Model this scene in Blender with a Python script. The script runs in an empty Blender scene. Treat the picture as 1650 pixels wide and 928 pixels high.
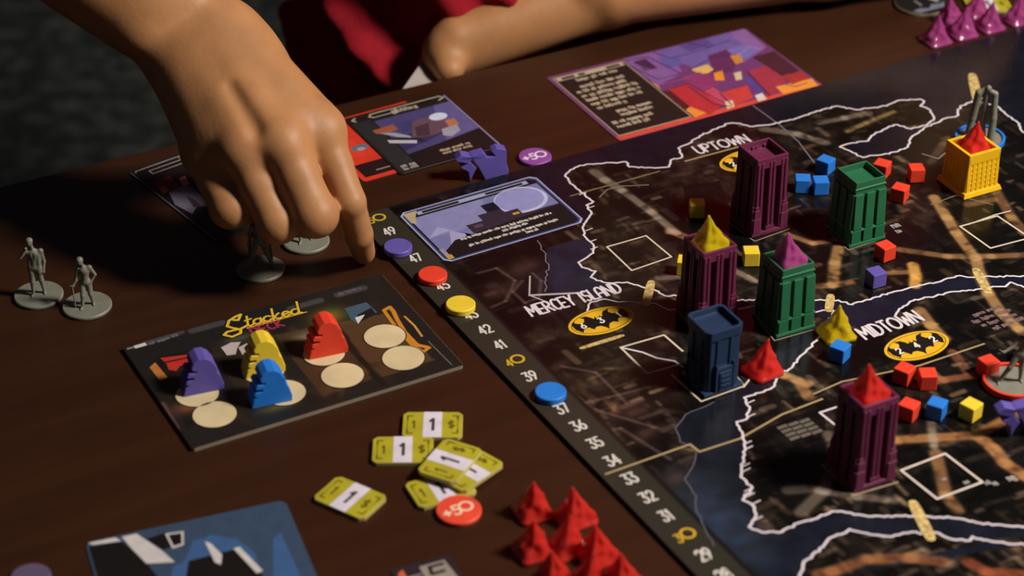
import bpy, bmesh, math, random
import numpy as np
from mathutils import Vector, geometry

random.seed(7)
RNG = np.random.RandomState(7)
SC = bpy.context.scene
COL = SC.collection

# ------------------------------------------------------------------ frame of reference
# lengths are millimetres; X right, Y away, Z up, origin on the game board's upper face.
PIT = math.radians(33.29)          # camera looks down by this
FPX = 3530.0                       # focal length in pixels of the 1650 px frame
DIST = 1100.0                      # camera to the origin
TH = math.radians(29.26)           # heading of the board's long edge
Z0 = 752.0                         # height of the board's face above the floor
TABLE = -2.2                       # table top
BOARD = 0.0
CAM = np.array([0, -DIST * math.cos(PIT), DIST * math.sin(PIT)])
FWD = np.array([0, math.cos(PIT), -math.sin(PIT)])
UPV = np.array([0, math.sin(PIT), math.cos(PIT)])


def at(x, y, z=0.0):
    """where the sight line through photo pixel x, y meets the height z"""
    d = FWD + np.array([1.0, 0, 0]) * (x - 825) / FPX - UPV * (y - 464) / FPX
    return CAM + d * ((z - CAM[2]) / d[2])


def world(p):
    return Vector((p[0] / 1000, p[1] / 1000, (p[2] + Z0) / 1000))


# ------------------------------------------------------------------ camera, light, exposure
cam_data = bpy.data.cameras.new('camera')
cam = bpy.data.objects.new('camera', cam_data)
COL.objects.link(cam)
cam.location = world(CAM)
cam.rotation_euler = (math.pi / 2 - PIT, 0, 0)
cam_data.sensor_width = 36
cam_data.lens = 36 * FPX / 1650
cam_data.clip_start = 0.05
cam_data.dof.use_dof = True
cam_data.dof.focus_distance = 1.12
cam_data.dof.aperture_fstop = 7.5
SC.camera = cam

world_data = bpy.data.worlds.new('world')
SC.world = world_data
world_data.use_nodes = True
world_data.node_tree.nodes['Background'].inputs['Color'].default_value = (0.75, 0.8, 1.0, 1)
world_data.node_tree.nodes['Background'].inputs['Strength'].default_value = 0.028


def area(name, loc, target, size, watts, colour):
    d = bpy.data.lights.new(name, 'AREA')
    d.shape = 'DISK'
    d.size = size
    d.energy = watts
    d.color = colour
    o = bpy.data.objects.new(name, d)
    COL.objects.link(o)
    o.location = world(loc)
    o.rotation_euler = (world(target) - world(loc)).to_track_quat('-Z', 'Y').to_euler()
    return o


area('key_lamp', (915, -235, 1000), (10, 20, 0), 0.26, 28.5, (1.0, 0.92, 0.82))
SC.view_settings.view_transform = 'Standard'
SC.view_settings.look = 'None'
SC.view_settings.gamma = 1
SC.view_settings.use_curve_mapping = False
SC.view_settings.exposure = 0.0


# ------------------------------------------------------------------ materials
def lin(c):
    c = c / 255.0
    return c / 12.92 if c <= 0.04045 else ((c + 0.055) / 1.055) ** 2.4


MATS = {}


def mat(name, rgb, rough=0.5, vary=0.12, scale=60, bump=0.0, bscale=200, spec=0.5, trans=0.0, sss=0.0,
        sss_col=None, stretch=None, ior=1.45, coat=0.0, sss_scale=0.004):
    if name in MATS:
        return MATS[name]
    m = bpy.data.materials.new(name)
    m.use_nodes = True
    nt = m.node_tree
    b = nt.nodes['Principled BSDF']
    c = [lin(v) for v in rgb]
    tc = nt.nodes.new('ShaderNodeTexCoord')
    src = tc.outputs['Object']
    if stretch:
        mp = nt.nodes.new('ShaderNodeMapping')
        mp.inputs['Scale'].default_value = stretch
        nt.links.new(src, mp.inputs['Vector'])
        src = mp.outputs['Vector']
    n = nt.nodes.new('ShaderNodeTexNoise')
    n.inputs['Scale'].default_value = scale
    n.inputs['Detail'].default_value = 5
    nt.links.new(src, n.inputs['Vector'])
    r = nt.nodes.new('ShaderNodeValToRGB')
    r.color_ramp.elements[0].position = 0.3
    r.color_ramp.elements[1].position = 0.7
    r.color_ramp.elements[0].color = (*[v * (1 - vary) for v in c], 1)
    r.color_ramp.elements[1].color = (*[min(1, v * (1 + vary)) for v in c], 1)
    nt.links.new(n.outputs['Fac'], r.inputs['Fac'])
    nt.links.new(r.outputs['Color'], b.inputs['Base Color'])
    b.inputs['Roughness'].default_value = rough
    b.inputs['Specular IOR Level'].default_value = spec
    b.inputs['IOR'].default_value = ior
    b.inputs['Transmission Weight'].default_value = trans
    b.inputs['Coat Weight'].default_value = coat
    if sss:
        b.inputs['Subsurface Weight'].default_value = sss
        b.inputs['Subsurface Radius'].default_value = sss_col or (1, .35, .2)
        b.inputs['Subsurface Scale'].default_value = sss_scale
    if bump:
        n2 = nt.nodes.new('ShaderNodeTexNoise')
        n2.inputs['Scale'].default_value = bscale
        n2.inputs['Detail'].default_value = 4
        nt.links.new(src, n2.inputs['Vector'])
        bp = nt.nodes.new('ShaderNodeBump')
        bp.inputs['Strength'].default_value = bump
        bp.inputs['Distance'].default_value = 0.001
        nt.links.new(n2.outputs['Fac'], bp.inputs['Height'])
        nt.links.new(bp.outputs['Normal'], b.inputs['Normal'])
    MATS[name] = m
    return m


def mat_attr(name, rough=0.5, spec=0.35):
    """printed art: colours from the mesh's own colour attribute"""
    m = bpy.data.materials.new(name)
    m.use_nodes = True
    nt = m.node_tree
    b = nt.nodes['Principled BSDF']
    a = nt.nodes.new('ShaderNodeAttribute')
    a.attribute_name = 'print'
    nt.links.new(a.outputs['Color'], b.inputs['Base Color'])
    b.inputs['Roughness'].default_value = rough
    b.inputs['Specular IOR Level'].default_value = spec
    n = nt.nodes.new('ShaderNodeTexNoise')
    n.inputs['Scale'].default_value = 900
    tc = nt.nodes.new('ShaderNodeTexCoord')
    nt.links.new(tc.outputs['Object'], n.inputs['Vector'])
    bp = nt.nodes.new('ShaderNodeBump')
    bp.inputs['Strength'].default_value = 0.08
    bp.inputs['Distance'].default_value = 0.0004
    nt.links.new(n.outputs['Fac'], bp.inputs['Height'])
    nt.links.new(bp.outputs['Normal'], b.inputs['Normal'])
    return m


def ink(r, g, b, rough=0.55):
    return mat('ink_%d_%d_%d' % (r, g, b), (r, g, b), rough, 0.08, 150, spec=0.3)


# ------------------------------------------------------------------ mesh building
class MB:
    def __init__(self):
        self.v, self.f, self.m, self.mats = [], [], [], []
        self.layers = 0

    def mi(self, m):
        if m not in self.mats:
            self.mats.append(m)
        return self.mats.index(m)

    def add(self, vs, fs, m):
        k = len(self.v)
        i = self.mi(m)
        self.v += [tuple(float(c) for c in p) for p in vs]
        for f in fs:
            self.f.append(tuple(k + a for a in f))
            self.m.append(i)
        return self

    def prism(self, pts, z0, z1, m, top_scale=1.0, top_pts=None):
        """closed prism over a plan outline (counter-clockwise)"""
        n = len(pts)
        tp = top_pts or [(x * top_scale, y * top_scale) for x, y in pts]
        vs = [(x, y, z0) for x, y in pts] + [(x, y, z1) for x, y in tp]
        fs = [tuple(range(n - 1, -1, -1)), tuple(range(n, 2 * n))]
        fs += [(i, (i + 1) % n, n + (i + 1) % n, n + i) for i in range(n)]
        return self.add(vs, fs, m)

    def box(self, x0, x1, y0, y1, z0, z1, m):
        return self.prism([(x0, y0), (x1, y0), (x1, y1), (x0, y1)], z0, z1, m)

    def poly(self, pts, z, m):
        self.layers += 1
        z += 0.0022 * min(self.layers, 45)          # each printed shape a hair above the last
        tris = geometry.tessellate_polygon([[Vector((p[0], p[1], 0)) for p in pts]])
        fs = []
        for t in tris:
            a, b, c = [pts[i] for i in t]
            cr = (b[0] - a[0]) * (c[1] - a[1]) - (b[1] - a[1]) * (c[0] - a[0])
            fs.append(tuple(t) if cr > 0 else tuple(reversed(t)))
        return self.add([(p[0], p[1], z) for p in pts], fs, m)

    def ellipse(self, c, a, b, z, m, rot=0, n=40, a0=0, a1=None):
        pts = []
        for i in range(n):
            t = 2 * math.pi * i / n
            x, y = a * math.cos(t), b * math.sin(t)
            pts.append((c[0] + x * math.cos(rot) - y * math.sin(rot), c[1] + x * math.sin(rot) + y * math.cos(rot)))
        return self.poly(pts, z, m)

    def ring(self, c, r0, r1, z, m, sy=1.0, n=40):
        vs, fs = [], []
        for i in range(n):
            t = 2 * math.pi * i / n
            for r in (r0, r1):
                vs.append((c[0] + r * math.cos(t), c[1] + (r if sy == 1 else (r * sy if r == r1 else r0 * sy)) * math.sin(t), z))
        for i in range(n):
            a, b = 2 * i, 2 * ((i + 1) % n)
            fs.append((a, a + 1, b + 1, b))
        return self.add(vs, fs, m)

    def ribbon(self, pts, w, z, m):
        z0 = z
        for (x0, y0), (x1, y1) in zip(pts[:-1], pts[1:]):
            dx, dy = x1 - x0, y1 - y0
            L = math.hypot(dx, dy)
            if L < 1e-6:
                continue
            z = z0 + 0.0016 * (len(self.f) % 11)
            dx, dy = dx / L, dy / L
            nx, ny = -dy * w / 2, dx * w / 2
            e = w * 0.3
            a = (x0 - dx * e, y0 - dy * e)
            b = (x1 + dx * e, y1 + dy * e)
            self.add([(a[0] - nx, a[1] - ny, z), (b[0] - nx, b[1] - ny, z), (b[0] + nx, b[1] + ny, z), (a[0] + nx, a[1] + ny, z)],
                     [(0, 1, 2, 3)], m)
        return self

    def disc(self, r, z0, z1, m, c=(0, 0), n=48, bev=0.4):
        prof = [(r - bev, z0), (r, z0 + bev), (r, z1 - bev), (r - bev, z1)]
        vs, fs = [], []
        for i in range(n):
            t = 2 * math.pi * i / n
            vs += [(c[0] + q * math.cos(t), c[1] + q * math.sin(t), z) for q, z in prof]
        for i in range(n):
            a, b = 4 * i, 4 * ((i + 1) % n)
            fs += [(a + k, b + k, b + k + 1, a + k + 1) for k in range(3)]
        fs.append(tuple(4 * i + 3 for i in range(n)))
        fs.append(tuple(4 * i for i in reversed(range(n))))
        return self.add(vs, fs, m)

    def build(self, name, parent=None, loc=None, rot=0.0, smooth=False, bevel=0.0, label=None, cat=None, group=None, kind=None):
        me = bpy.data.meshes.new(name)
        me.from_pydata([(x / 1000, y / 1000, z / 1000) for x, y, z in self.v], [], self.f)
        for m in self.mats:
            me.materials.append(m)
        me.polygons.foreach_set('material_index', self.m)
        if smooth:
            me.polygons.foreach_set('use_smooth', [True] * len(me.polygons))
        me.update()
        o = bpy.data.objects.new(name, me)
        COL.objects.link(o)
        place(o, parent, loc, rot)
        if bevel:
            b = o.modifiers.new('bevel', 'BEVEL')
            b.width = bevel / 1000
            b.segments = 2
            b.limit_method = 'ANGLE'
            b.angle_limit = math.radians(40)
        tag(o, label, cat, group, kind)
        return o


def place(o, parent, loc, rot=0.0):
    if parent is not None:
        o.parent = parent
        if loc is not None:
            o.location = (loc[0] / 1000, loc[1] / 1000, loc[2] / 1000)
    elif loc is not None:
        o.location = world(loc)
    o.rotation_euler = (0, 0, rot)


def tag(o, label=None, cat=None, group=None, kind=None):
    for k, v in (('label', label), ('category', cat), ('group', group), ('kind', kind)):
        if v:
            o[k] = v


def thing(name, loc, rot, label, cat, group=None):
    o = bpy.data.objects.new(name, None)
    o.empty_display_size = 0.01
    COL.objects.link(o)
    place(o, None, loc, rot)
    tag(o, label, cat, group)
    return o


KIDS = {}


def copy_tree(root, loc, rot, label, group=None, swap=None):
    """a copy of a thing with copies of its parts and sub-parts, mesh data shared"""
    def dup(o, parent):
        c = o.copy()
        COL.objects.link(c)
        if parent is not None:
            c.parent = parent
        if swap and c.type == 'MESH':
            c.data = o.data.copy()
            for i, m in enumerate(c.data.materials):
                c.data.materials[i] = swap.get(m, m)
        for k in [x for x in bpy.data.objects if x.parent == o]:
            dup(k, c)
        return c
    r = dup(root, None)
    place(r, None, loc, rot)
    r['label'] = label
    if group:
        r['group'] = group
    return r


class Frame:
    """a flat sheet's own axes: origin, heading, height of its face"""
    def __init__(self, origin, th, z):
        self.o, self.th, self.z = np.array(origin[:2], float), th, z

    def p(self, x, y):
        q = at(x, y, self.z)[:2] - self.o
        c, s = math.cos(self.th), math.sin(self.th)
        return (q[0] * c + q[1] * s, -q[0] * s + q[1] * c)

    def ps(self, pts):
        return [self.p(*q) for q in pts]


# ------------------------------------------------------------------ lettering (drawn strokes)
def arc(cx, cy, rx, ry, a0, a1, n=10):
    return [(cx + rx * math.cos(math.radians(a0 + (a1 - a0) * i / n)), cy + ry * math.sin(math.radians(a0 + (a1 - a0) * i / n))) for i in range(n + 1)]


GLYPH = {
    '0': (.62, [arc(.31, .5, .31, .5, 0, 360, 18)]),
    '1': (.3, [[(.02, .78), (.18, 1), (.18, 0)]]),
    '2': (.55, [arc(.27, .72, .26, .28, 170, -30, 8) + [(.02, 0), (.55, 0)]]),
    '3': (.55, [[(.03, 1), (.5, 1), (.25, .6)] + arc(.25, .3, .27, .3, 80, -160, 9)]),
    '4': (.58, [[(.42, 0), (.42, 1), (.02, .3), (.58, .3)]]),
    '5': (.55, [[(.5, 1), (.1, 1), (.08, .58)] + arc(.25, .32, .28, .3, 110, -150, 9)]),
    '6': (.55, [[(.42, 1), (.1, .5)] + arc(.27, .28, .25, .28, 150, 510, 14)]),
    '7': (.5, [[(.0, 1), (.5, 1), (.15, 0)]]),
    '8': (.55, [arc(.27, .75, .2, .24, 0, 360, 12), arc(.27, .26, .26, .26, 0, 360, 12)]),
    '9': (.55, [arc(.27, .72, .25, .28, -30, 330, 14), [(.5, .6), (.16, 0)]]),
    '+': (.5, [[(.0, .5), (.5, .5)], [(.25, .25), (.25, .75)]]),
    '$': (.5, [arc(.25, .7, .22, .2, 30, 270, 8) + arc(.25, .3, .22, .2, 90, -150, 8), [(.25, -.05), (.25, 1.05)]]),
    'A': (.6, [[(0, 0), (0, .6)] + arc(.3, .6, .3, .4, 180, 0, 8) + [(.6, 0)], [(0, .4), (.6, .4)]]),
    'C': (.55, [arc(.32, .5, .32, .5, 50, 310, 12)]),
    'D': (.6, [[(0, 0), (0, 1)] + arc(.1, .5, .5, .5, 90, -90, 10) + [(0, 0)]]),
    'E': (.5, [[(.5, 1), (0, 1), (0, 0), (.5, 0)], [(0, .45), (.42, .45)]]),
    'I': (.12, [[(.06, 0), (.06, 1)]]),
    'K': (.55, [[(0, 0), (0, 1)], [(.5, 1), (.02, .45), (.55, 0)]]),
    'L': (.45, [[(0, 1), (0, 0), (.45, 0)]]),
    'M': (.75, [[(0, 0), (.05, 1), (.37, .35), (.7, 1), (.75, 0)]]),
    'N': (.6, [[(0, 0), (0, 1), (.6, 0), (.6, 1)]]),
    'O': (.85, [arc(.42, .5, .42, .48, 0, 360, 20)]),
    'P': (.52, [[(0, 0), (0, 1)] + arc(.2, .75, .3, .25, 90, -90, 8) + [(0, .5)]]),
    'R': (.55, [[(0, 0), (0, 1)] + arc(.2, .75, .3, .25, 90, -90, 8) + [(0, .5)], [(.2, .5), (.55, 0)]]),
    'S': (.5, [arc(.26, .74, .23, .25, 40, 260, 8) + arc(.26, .26, .25, .25, 90, -140, 8)]),
    'T': (.55, [[(0, 1), (.55, 1)], [(.27, 1), (.27, 0)]]),
    'U': (.6, [[(0, 1), (0, .3)] + arc(.3, .3, .3, .3, 180, 360, 8) + [(.6, 1)]]),
    'W': (.85, [[(0, 1), (.18, 0), (.42, .75), (.66, 0), (.85, 1)]]),
    'Y': (.55, [[(0, 1), (.27, .5), (.55, 1)], [(.27, .5), (.27, 0)]]),
    ' ': (.4, []),
}


def lettering(mb, s, org, h, z, m, stroke=0.13, gap=0.2, rot=0.0, width=None, centre=False, squash=1.0):
    tot = sum(GLYPH[c][0] + gap for c in s) - gap
    kx = (width / (tot * h)) if width else squash
    x = -tot / 2 if centre else 0.0
    y0 = -0.5 if centre else 0.0
    c, sn = math.cos(rot), math.sin(rot)
    for ch in s:
        w, strokes = GLYPH[ch]
        for st in strokes:
            pts = []
            for a, b in st:
                X, Y = (x + a) * h * kx, (y0 + b) * h
                pts.append((org[0] + X * c - Y * sn, org[1] + X * sn + Y * c))
            mb.ribbon(pts, stroke * h, z, m)
        x += w + gap


def word_lines(mb, a, b, h, m, z, seed=0, gap=0.5):
    """a line of fine print too small to read: little strokes standing in words"""
    r = random.Random(seed)
    L = math.hypot(b[0] - a[0], b[1] - a[1])
    ux, uy = (b[0] - a[0]) / L, (b[1] - a[1]) / L
    t = 0.0
    while t < L:
        n = r.randint(2, 6)
        for k in range(n):
            w = h * r.uniform(.35, .6)
            if t + w > L:
                break
            lo, hi = r.choice([(0, 1), (0, .7), (.1, .75), (-.2, .7)])
            p = [(a[0] + ux * (t + q[0] * w) - uy * q[1] * h, a[1] + uy * (t + q[0] * w) + ux * q[1] * h) for q in ((.1, lo), (.15, hi), (.8, hi * .8), (.75, lo))]
            mb.ribbon(p, h * .2, z, m)
            t += w * 1.15
        t += h * gap


def jag(pts, step=2.2, amp=0.55, seed=1):
    r = random.Random(seed)
    out = [pts[0]]
    for (x0, y0), (x1, y1) in zip(pts[:-1], pts[1:]):
        L = math.hypot(x1 - x0, y1 - y0)
        n = max(1, int(L / step))
        for i in range(1, n + 1):
            t = i / n
            j = amp if i < n else 0
            out.append((x0 + (x1 - x0) * t + r.uniform(-j, j), y0 + (y1 - y0) * t + r.uniform(-j, j)))
    return out


# ------------------------------------------------------------------ organic surfaces (distance fields + surface nets)
def smin(a, b, k):
    if k <= 0:
        return np.minimum(a, b)
    h = np.clip(0.5 + 0.5 * (b - a) / k, 0, 1)
    return b * (1 - h) + a * h - k * h * (1 - h)


def sdf_mesh(prims, res):
    """prims: ('cap', a, b, ra, rb, k) tapered limbs, ('ell', centre, radii, axes, k) lumps, ('cut', a, b, ra, rb, k)"""
    lo = np.full(3, 1e9)
    hi = -lo
    for p in prims:
        if p[0] == 'cap':
            a, b, r = np.array(p[1]), np.array(p[2]), max(p[3], p[4])
            lo = np.minimum(lo, np.minimum(a, b) - r)
            hi = np.maximum(hi, np.maximum(a, b) + r)
        elif p[0] == 'ell':
            r = max(p[2])
            lo = np.minimum(lo, np.array(p[1]) - r)
            hi = np.maximum(hi, np.array(p[1]) + r)
    lo -= 4 * res
    hi += 4 * res
    n = np.ceil((hi - lo) / res).astype(int) + 1
    D = np.full(n, 1e3, np.float32)
    for p in prims:
        if p[0] in ('cap', 'cut'):
            a, b, ra, rb, k = np.array(p[1], float), np.array(p[2], float), p[3], p[4], p[5]
            r = max(ra, rb) + k + 3 * res
            l, h = np.minimum(a, b) - r, np.maximum(a, b) + r
        else:
            c, R, A, k = np.array(p[1], float), np.array(p[2], float), p[3], p[4]
            r = max(R) + k + 3 * res
            l, h = c - r, c + r
        i0 = np.clip(np.floor((l - lo) / res).astype(int), 0, n)
        i1 = np.clip(np.ceil((h - lo) / res).astype(int) + 1, 0, n)
        if np.any(i1 <= i0):
            continue
        sl = tuple(slice(i0[j], i1[j]) for j in range(3))
        g = np.meshgrid(*[np.arange(i0[j], i1[j], dtype=np.float32) * res + lo[j] for j in range(3)], indexing='ij')
        if p[0] in ('cap', 'cut'):
            ab = b - a
            L2 = float(ab @ ab) + 1e-9
            t = np.clip(sum((g[j] - a[j]) * ab[j] for j in range(3)) / L2, 0, 1)
            d = np.sqrt(sum((g[j] - a[j] - t * ab[j]) ** 2 for j in range(3))) - (ra + (rb - ra) * t)
        else:
            if A is None:
                A = np.eye(3)
            A = np.array(A, float)
            q = [sum((g[j] - c[j]) * A[i][j] for j in range(3)) / R[i] for i in range(3)]
            k0 = np.sqrt(sum(x ** 2 for x in q))
            k1 = np.sqrt(sum((x / R[i]) ** 2 for i, x in enumerate(q)))
            d = np.where(k1 > 1e-6, k0 * (k0 - 1) / np.maximum(k1, 1e-6), -min(R))
        if p[0] == 'cut':
            D[sl] = -smin(-D[sl], d.astype(np.float32), k)
        else:
            D[sl] = smin(D[sl], d.astype(np.float32), k)
    S = D < 0
    nx, ny, nz = n - 1
    cnt = np.zeros((nx, ny, nz), np.int8)
    for i in (0, 1):
        for j in (0, 1):
            for k in (0, 1):
                cnt += S[i:nx + i, j:ny + j, k:nz + k]
    cells = np.argwhere((cnt > 0) & (cnt < 8))
    idx = np.full((nx, ny, nz), -1, np.int64)
    idx[tuple(cells.T)] = np.arange(len(cells))
    P = np.zeros((len(cells), 3))
    W = np.zeros(len(cells))
    cor = [(i, j, k) for i in (0, 1) for j in (0, 1) for k in (0, 1)]
    val = {c: D[tuple((cells + c).T)].astype(float) for c in cor}
    for a in cor:
        for ax in range(3):
            if a[ax] == 0:
                b = list(a)
                b[ax] = 1
                b = tuple(b)
                va, vb = val[a], val[b]
                x = (va < 0) != (vb < 0)
                t = np.where(x, va / np.where(x, va - vb, 1), 0)
                for d in range(3):
                    P[:, d] += np.where(x, a[d] + (t if d == ax else 0), 0)
                W += x
    P = (cells + P / W[:, None]) * res + lo
    quads = []
    for ax in range(3):
        u, v = (ax + 1) % 3, (ax + 2) % 3
        s0 = [slice(None)] * 3
        s1 = [slice(None)] * 3
        s0[ax] = slice(0, -1)
        s1[ax] = slice(1, None)
        ed = np.argwhere(S[tuple(s0)] != S[tuple(s1)])
        ed = ed[(ed[:, u] > 0) & (ed[:, v] > 0)]
        ins = S[tuple(ed.T)]
        du, dv = np.zeros(3, int), np.zeros(3, int)
        du[u] = 1
        dv[v] = 1
        q = np.stack([idx[tuple((ed - du - dv).T)], idx[tuple((ed - dv).T)], idx[tuple(ed.T)], idx[tuple((ed - du).T)]], 1)
        q[~ins] = q[~ins][:, ::-1]
        quads.append(q)
    Q = np.concatenate(quads)
    return P, Q


def np_mesh(name, P, Q, m, parent=None, loc=None, rot=0.0):
    """P in mm, local to loc"""
    me = bpy.data.meshes.new(name)
    P = np.asarray(P, np.float32) / 1000
    me.vertices.add(len(P))
    me.vertices.foreach_set('co', P.ravel())
    Q = np.asarray(Q)
    me.loops.add(Q.size)
    me.loops.foreach_set('vertex_index', Q.ravel().astype(np.int32))
    me.polygons.add(len(Q))
    me.polygons.foreach_set('loop_start', np.arange(0, Q.size, Q.shape[1], dtype=np.int32))
    me.polygons.foreach_set('loop_total', np.full(len(Q), Q.shape[1], np.int32))
    me.polygons.foreach_set('use_smooth', np.ones(len(Q), bool))
    me.materials.append(m)
    me.update(calc_edges=True)
    me.validate()
    o = bpy.data.objects.new(name, me)
    COL.objects.link(o)
    place(o, parent, loc, rot)
    return o


def relax(P, Q, it=2, f=0.5):
    P = np.array(P)
    for _ in range(it):
        A = np.zeros_like(P)
        c = np.zeros(len(P))
        for i in range(4):
            for j in (1, 3):
                np.add.at(A, Q[:, i], P[Q[:, (i + j) % 4]])
                np.add.at(c, Q[:, i], 1)
        P = P * (1 - f) + f * A / np.maximum(c, 1)[:, None]
    return P


# ------------------------------------------------------------------ the setting
def make_floor():
    m = bpy.data.materials.new('speckled_carpet')
    m.use_nodes = True
    nt = m.node_tree
    b = nt.nodes['Principled BSDF']
    tc = nt.nodes.new('ShaderNodeTexCoord')
    n = nt.nodes.new('ShaderNodeTexNoise')
    n.inputs['Scale'].default_value = 34
    n.inputs['Detail'].default_value = 3
    nt.links.new(tc.outputs['Object'], n.inputs['Vector'])
    r = nt.nodes.new('ShaderNodeValToRGB')
    r.color_ramp.elements[0].position = 0.46
    r.color_ramp.elements[1].position = 0.68
    r.color_ramp.elements[0].color = (lin(46), lin(52), lin(47), 1)
    r.color_ramp.elements[1].color = (lin(98), lin(98), lin(95), 1)
    nt.links.new(n.outputs['Fac'], r.inputs['Fac'])
    nt.links.new(r.outputs['Color'], b.inputs['Base Color'])
    b.inputs['Roughness'].default_value = 0.95
    mb = MB().box(-2600, 2600, -2200, 3200, -20, 0, m)
    o = mb.build('floor', loc=(0, 0, -Z0), kind='structure')
    return o


make_floor()

ET = math.radians(27.7)
WOOD = mat('dark_mahogany', (51, 28, 15), 0.38, 0.16, 9, 0.03, 60, spec=0.28, stretch=(1, 9, 9))
tb = thing('table', (-63.6, 217.6, -Z0), ET, 'dark mahogany wooden table carrying the whole board game', 'table')
MB().box(-760, 820, -1020, 0, Z0 + TABLE - 28, Z0 + TABLE, WOOD).build('tabletop', tb, (0, 0, 0), bevel=2.5)
for x, y in ((-700, -60), (760, -60), (-700, -960), (760, -960)):
    MB().box(-28, 28, -28, 28, 0, Z0 + TABLE - 28, WOOD).build('leg', tb, (x, y, 0), bevel=3)

# ------------------------------------------------------------------ game board
BF = Frame((-83.8, 68.1), TH, 0.0)
BW, BH = 570.0, 460.0
INK_BLACK = ink(18, 15, 15)
WHITE = ink(206, 196, 204)
board = thing('game_board', (BF.o[0], BF.o[1], 0), TH, 'large dark board with a white outlined city map and a numbered score track', 'game board')
CARD_EDGE = mat('grey_board_core', (70, 64, 58), 0.8)
MB().box(0, BW, -BH, 0, TABLE, -0.05, mat('black_board_edge', (26, 24, 23), 0.6)).build('board_panel', board, (0, 0, 0), bevel=0.3)


def value_noise(w, h, cell, rng):
    a = rng.rand(int(h / cell) + 3, int(w / cell) + 3)
    y = np.arange(h) / cell
    x = np.arange(w) / cell
    yi, xi = y.astype(int), x.astype(int)
    fy, fx = (y - yi)[:, None], (x - xi)[None, :]
    fy, fx = fy * fy * (3 - 2 * fy), fx * fx * (3 - 2 * fx)
    g = lambda i, j: a[np.ix_(yi + i, xi + j)]
    return (g(0, 0) * (1 - fx) + g(0, 1) * fx) * (1 - fy) + (g(1, 0) * (1 - fx) + g(1, 1) * fx) * fy


class Canvas:
    """soft printed colour, sampled on a fine grid over a sheet (mm, x right, y up, origin top left)"""
    def __init__(self, w, h, cell, base):
        self.c = cell
        self.nx, self.ny = int(w / cell) + 1, int(h / cell) + 1
        self.a = np.zeros((self.ny, self.nx, 3)) + np.array(base, float)
        self.tex = None
        self.X, self.Y = np.meshgrid(np.arange(self.nx) * cell, -np.arange(self.ny) * cell)

    def win(self, x0, x1, y0, y1):
        i0, i1 = max(0, int(x0 / self.c)), min(self.nx, int(x1 / self.c) + 2)
        j0, j1 = max(0, int(-y1 / self.c)), min(self.ny, int(-y0 / self.c) + 2)
        return (slice(j0, max(j0, j1)), slice(i0, max(i0, i1)))

    def mix(self, s, al, rgb):
        al = al[..., None]
        self.a[s] = self.a[s] * (1 - al) + np.array(rgb, float) * al

    def line(self, pts, w, rgb, al=0.8, soft=1.5):
        for p, q in zip(pts[:-1], pts[1:]):
            r = w / 2 + 3 * soft
            s = self.win(min(p[0], q[0]) - r, max(p[0], q[0]) + r, min(p[1], q[1]) - r, max(p[1], q[1]) + r)
            X, Y = self.X[s], self.Y[s]
            if X.size == 0:
                continue
            dx, dy = q[0] - p[0], q[1] - p[1]
            t = np.clip(((X - p[0]) * dx + (Y - p[1]) * dy) / (dx * dx + dy * dy + 1e-9), 0, 1)
            d = np.hypot(X - p[0] - t * dx, Y - p[1] - t * dy)
            q = al * np.exp(-np.clip((d - w / 2) / soft, 0, 9) ** 2)
            self.mix(s, q if self.tex is None else q * self.tex[s], rgb)

    def blob(self, c, rx, ry, rgb, al=0.6, rot=0.0):
        r = max(rx, ry) * 2.2
        s = self.win(c[0] - r, c[0] + r, c[1] - r, c[1] + r)
        X, Y = self.X[s] - c[0], self.Y[s] - c[1]
        if X.size == 0:
            return
        cs, sn = math.cos(rot), math.sin(rot)
        u, v = (X * cs + Y * sn) / rx, (-X * sn + Y * cs) / ry
        self.mix(s, al * np.exp(-(u * u + v * v)), rgb)

    def fill(self, pts, rgb, al=1.0):
        xs, ys = [p[0] for p in pts], [p[1] for p in pts]
        s = self.win(min(xs), max(xs), min(ys), max(ys))
        X, Y = self.X[s], self.Y[s]
        ins = np.zeros(X.shape, bool)
        for (x0, y0), (x1, y1) in zip(pts, pts[1:] + pts[:1]):
            if y0 == y1:
                continue
            ins ^= ((y0 > Y) != (y1 > Y)) & (X < (x1 - x0) * (Y - y0) / (y1 - y0) + x0)
        self.mix(s, al * ins, rgb)

    def mesh(self, name, parent, m, z=0.0):
        P = np.stack([self.X, self.Y, np.full(self.X.shape, z)], -1).reshape(-1, 3)
        i = np.arange(self.nx * self.ny).reshape(self.ny, self.nx)
        Q = np.stack([i[:-1, :-1], i[1:, :-1], i[1:, 1:], i[:-1, 1:]], -1).reshape(-1, 4)
        o = np_mesh(name, P, Q, m, parent, (0, 0, 0))
        at_ = o.data.color_attributes.new('print', 'FLOAT_COLOR', 'POINT')
        c = np.clip(self.a, 0, 255).reshape(-1, 3) / 255
        c = np.where(c <= 0.04045, c / 12.92, ((c + 0.055) / 1.055) ** 2.4)
        at_.data.foreach_set('color', np.concatenate([c, np.ones((len(c), 1))], 1).astype(np.float32).ravel())
        return o


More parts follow.
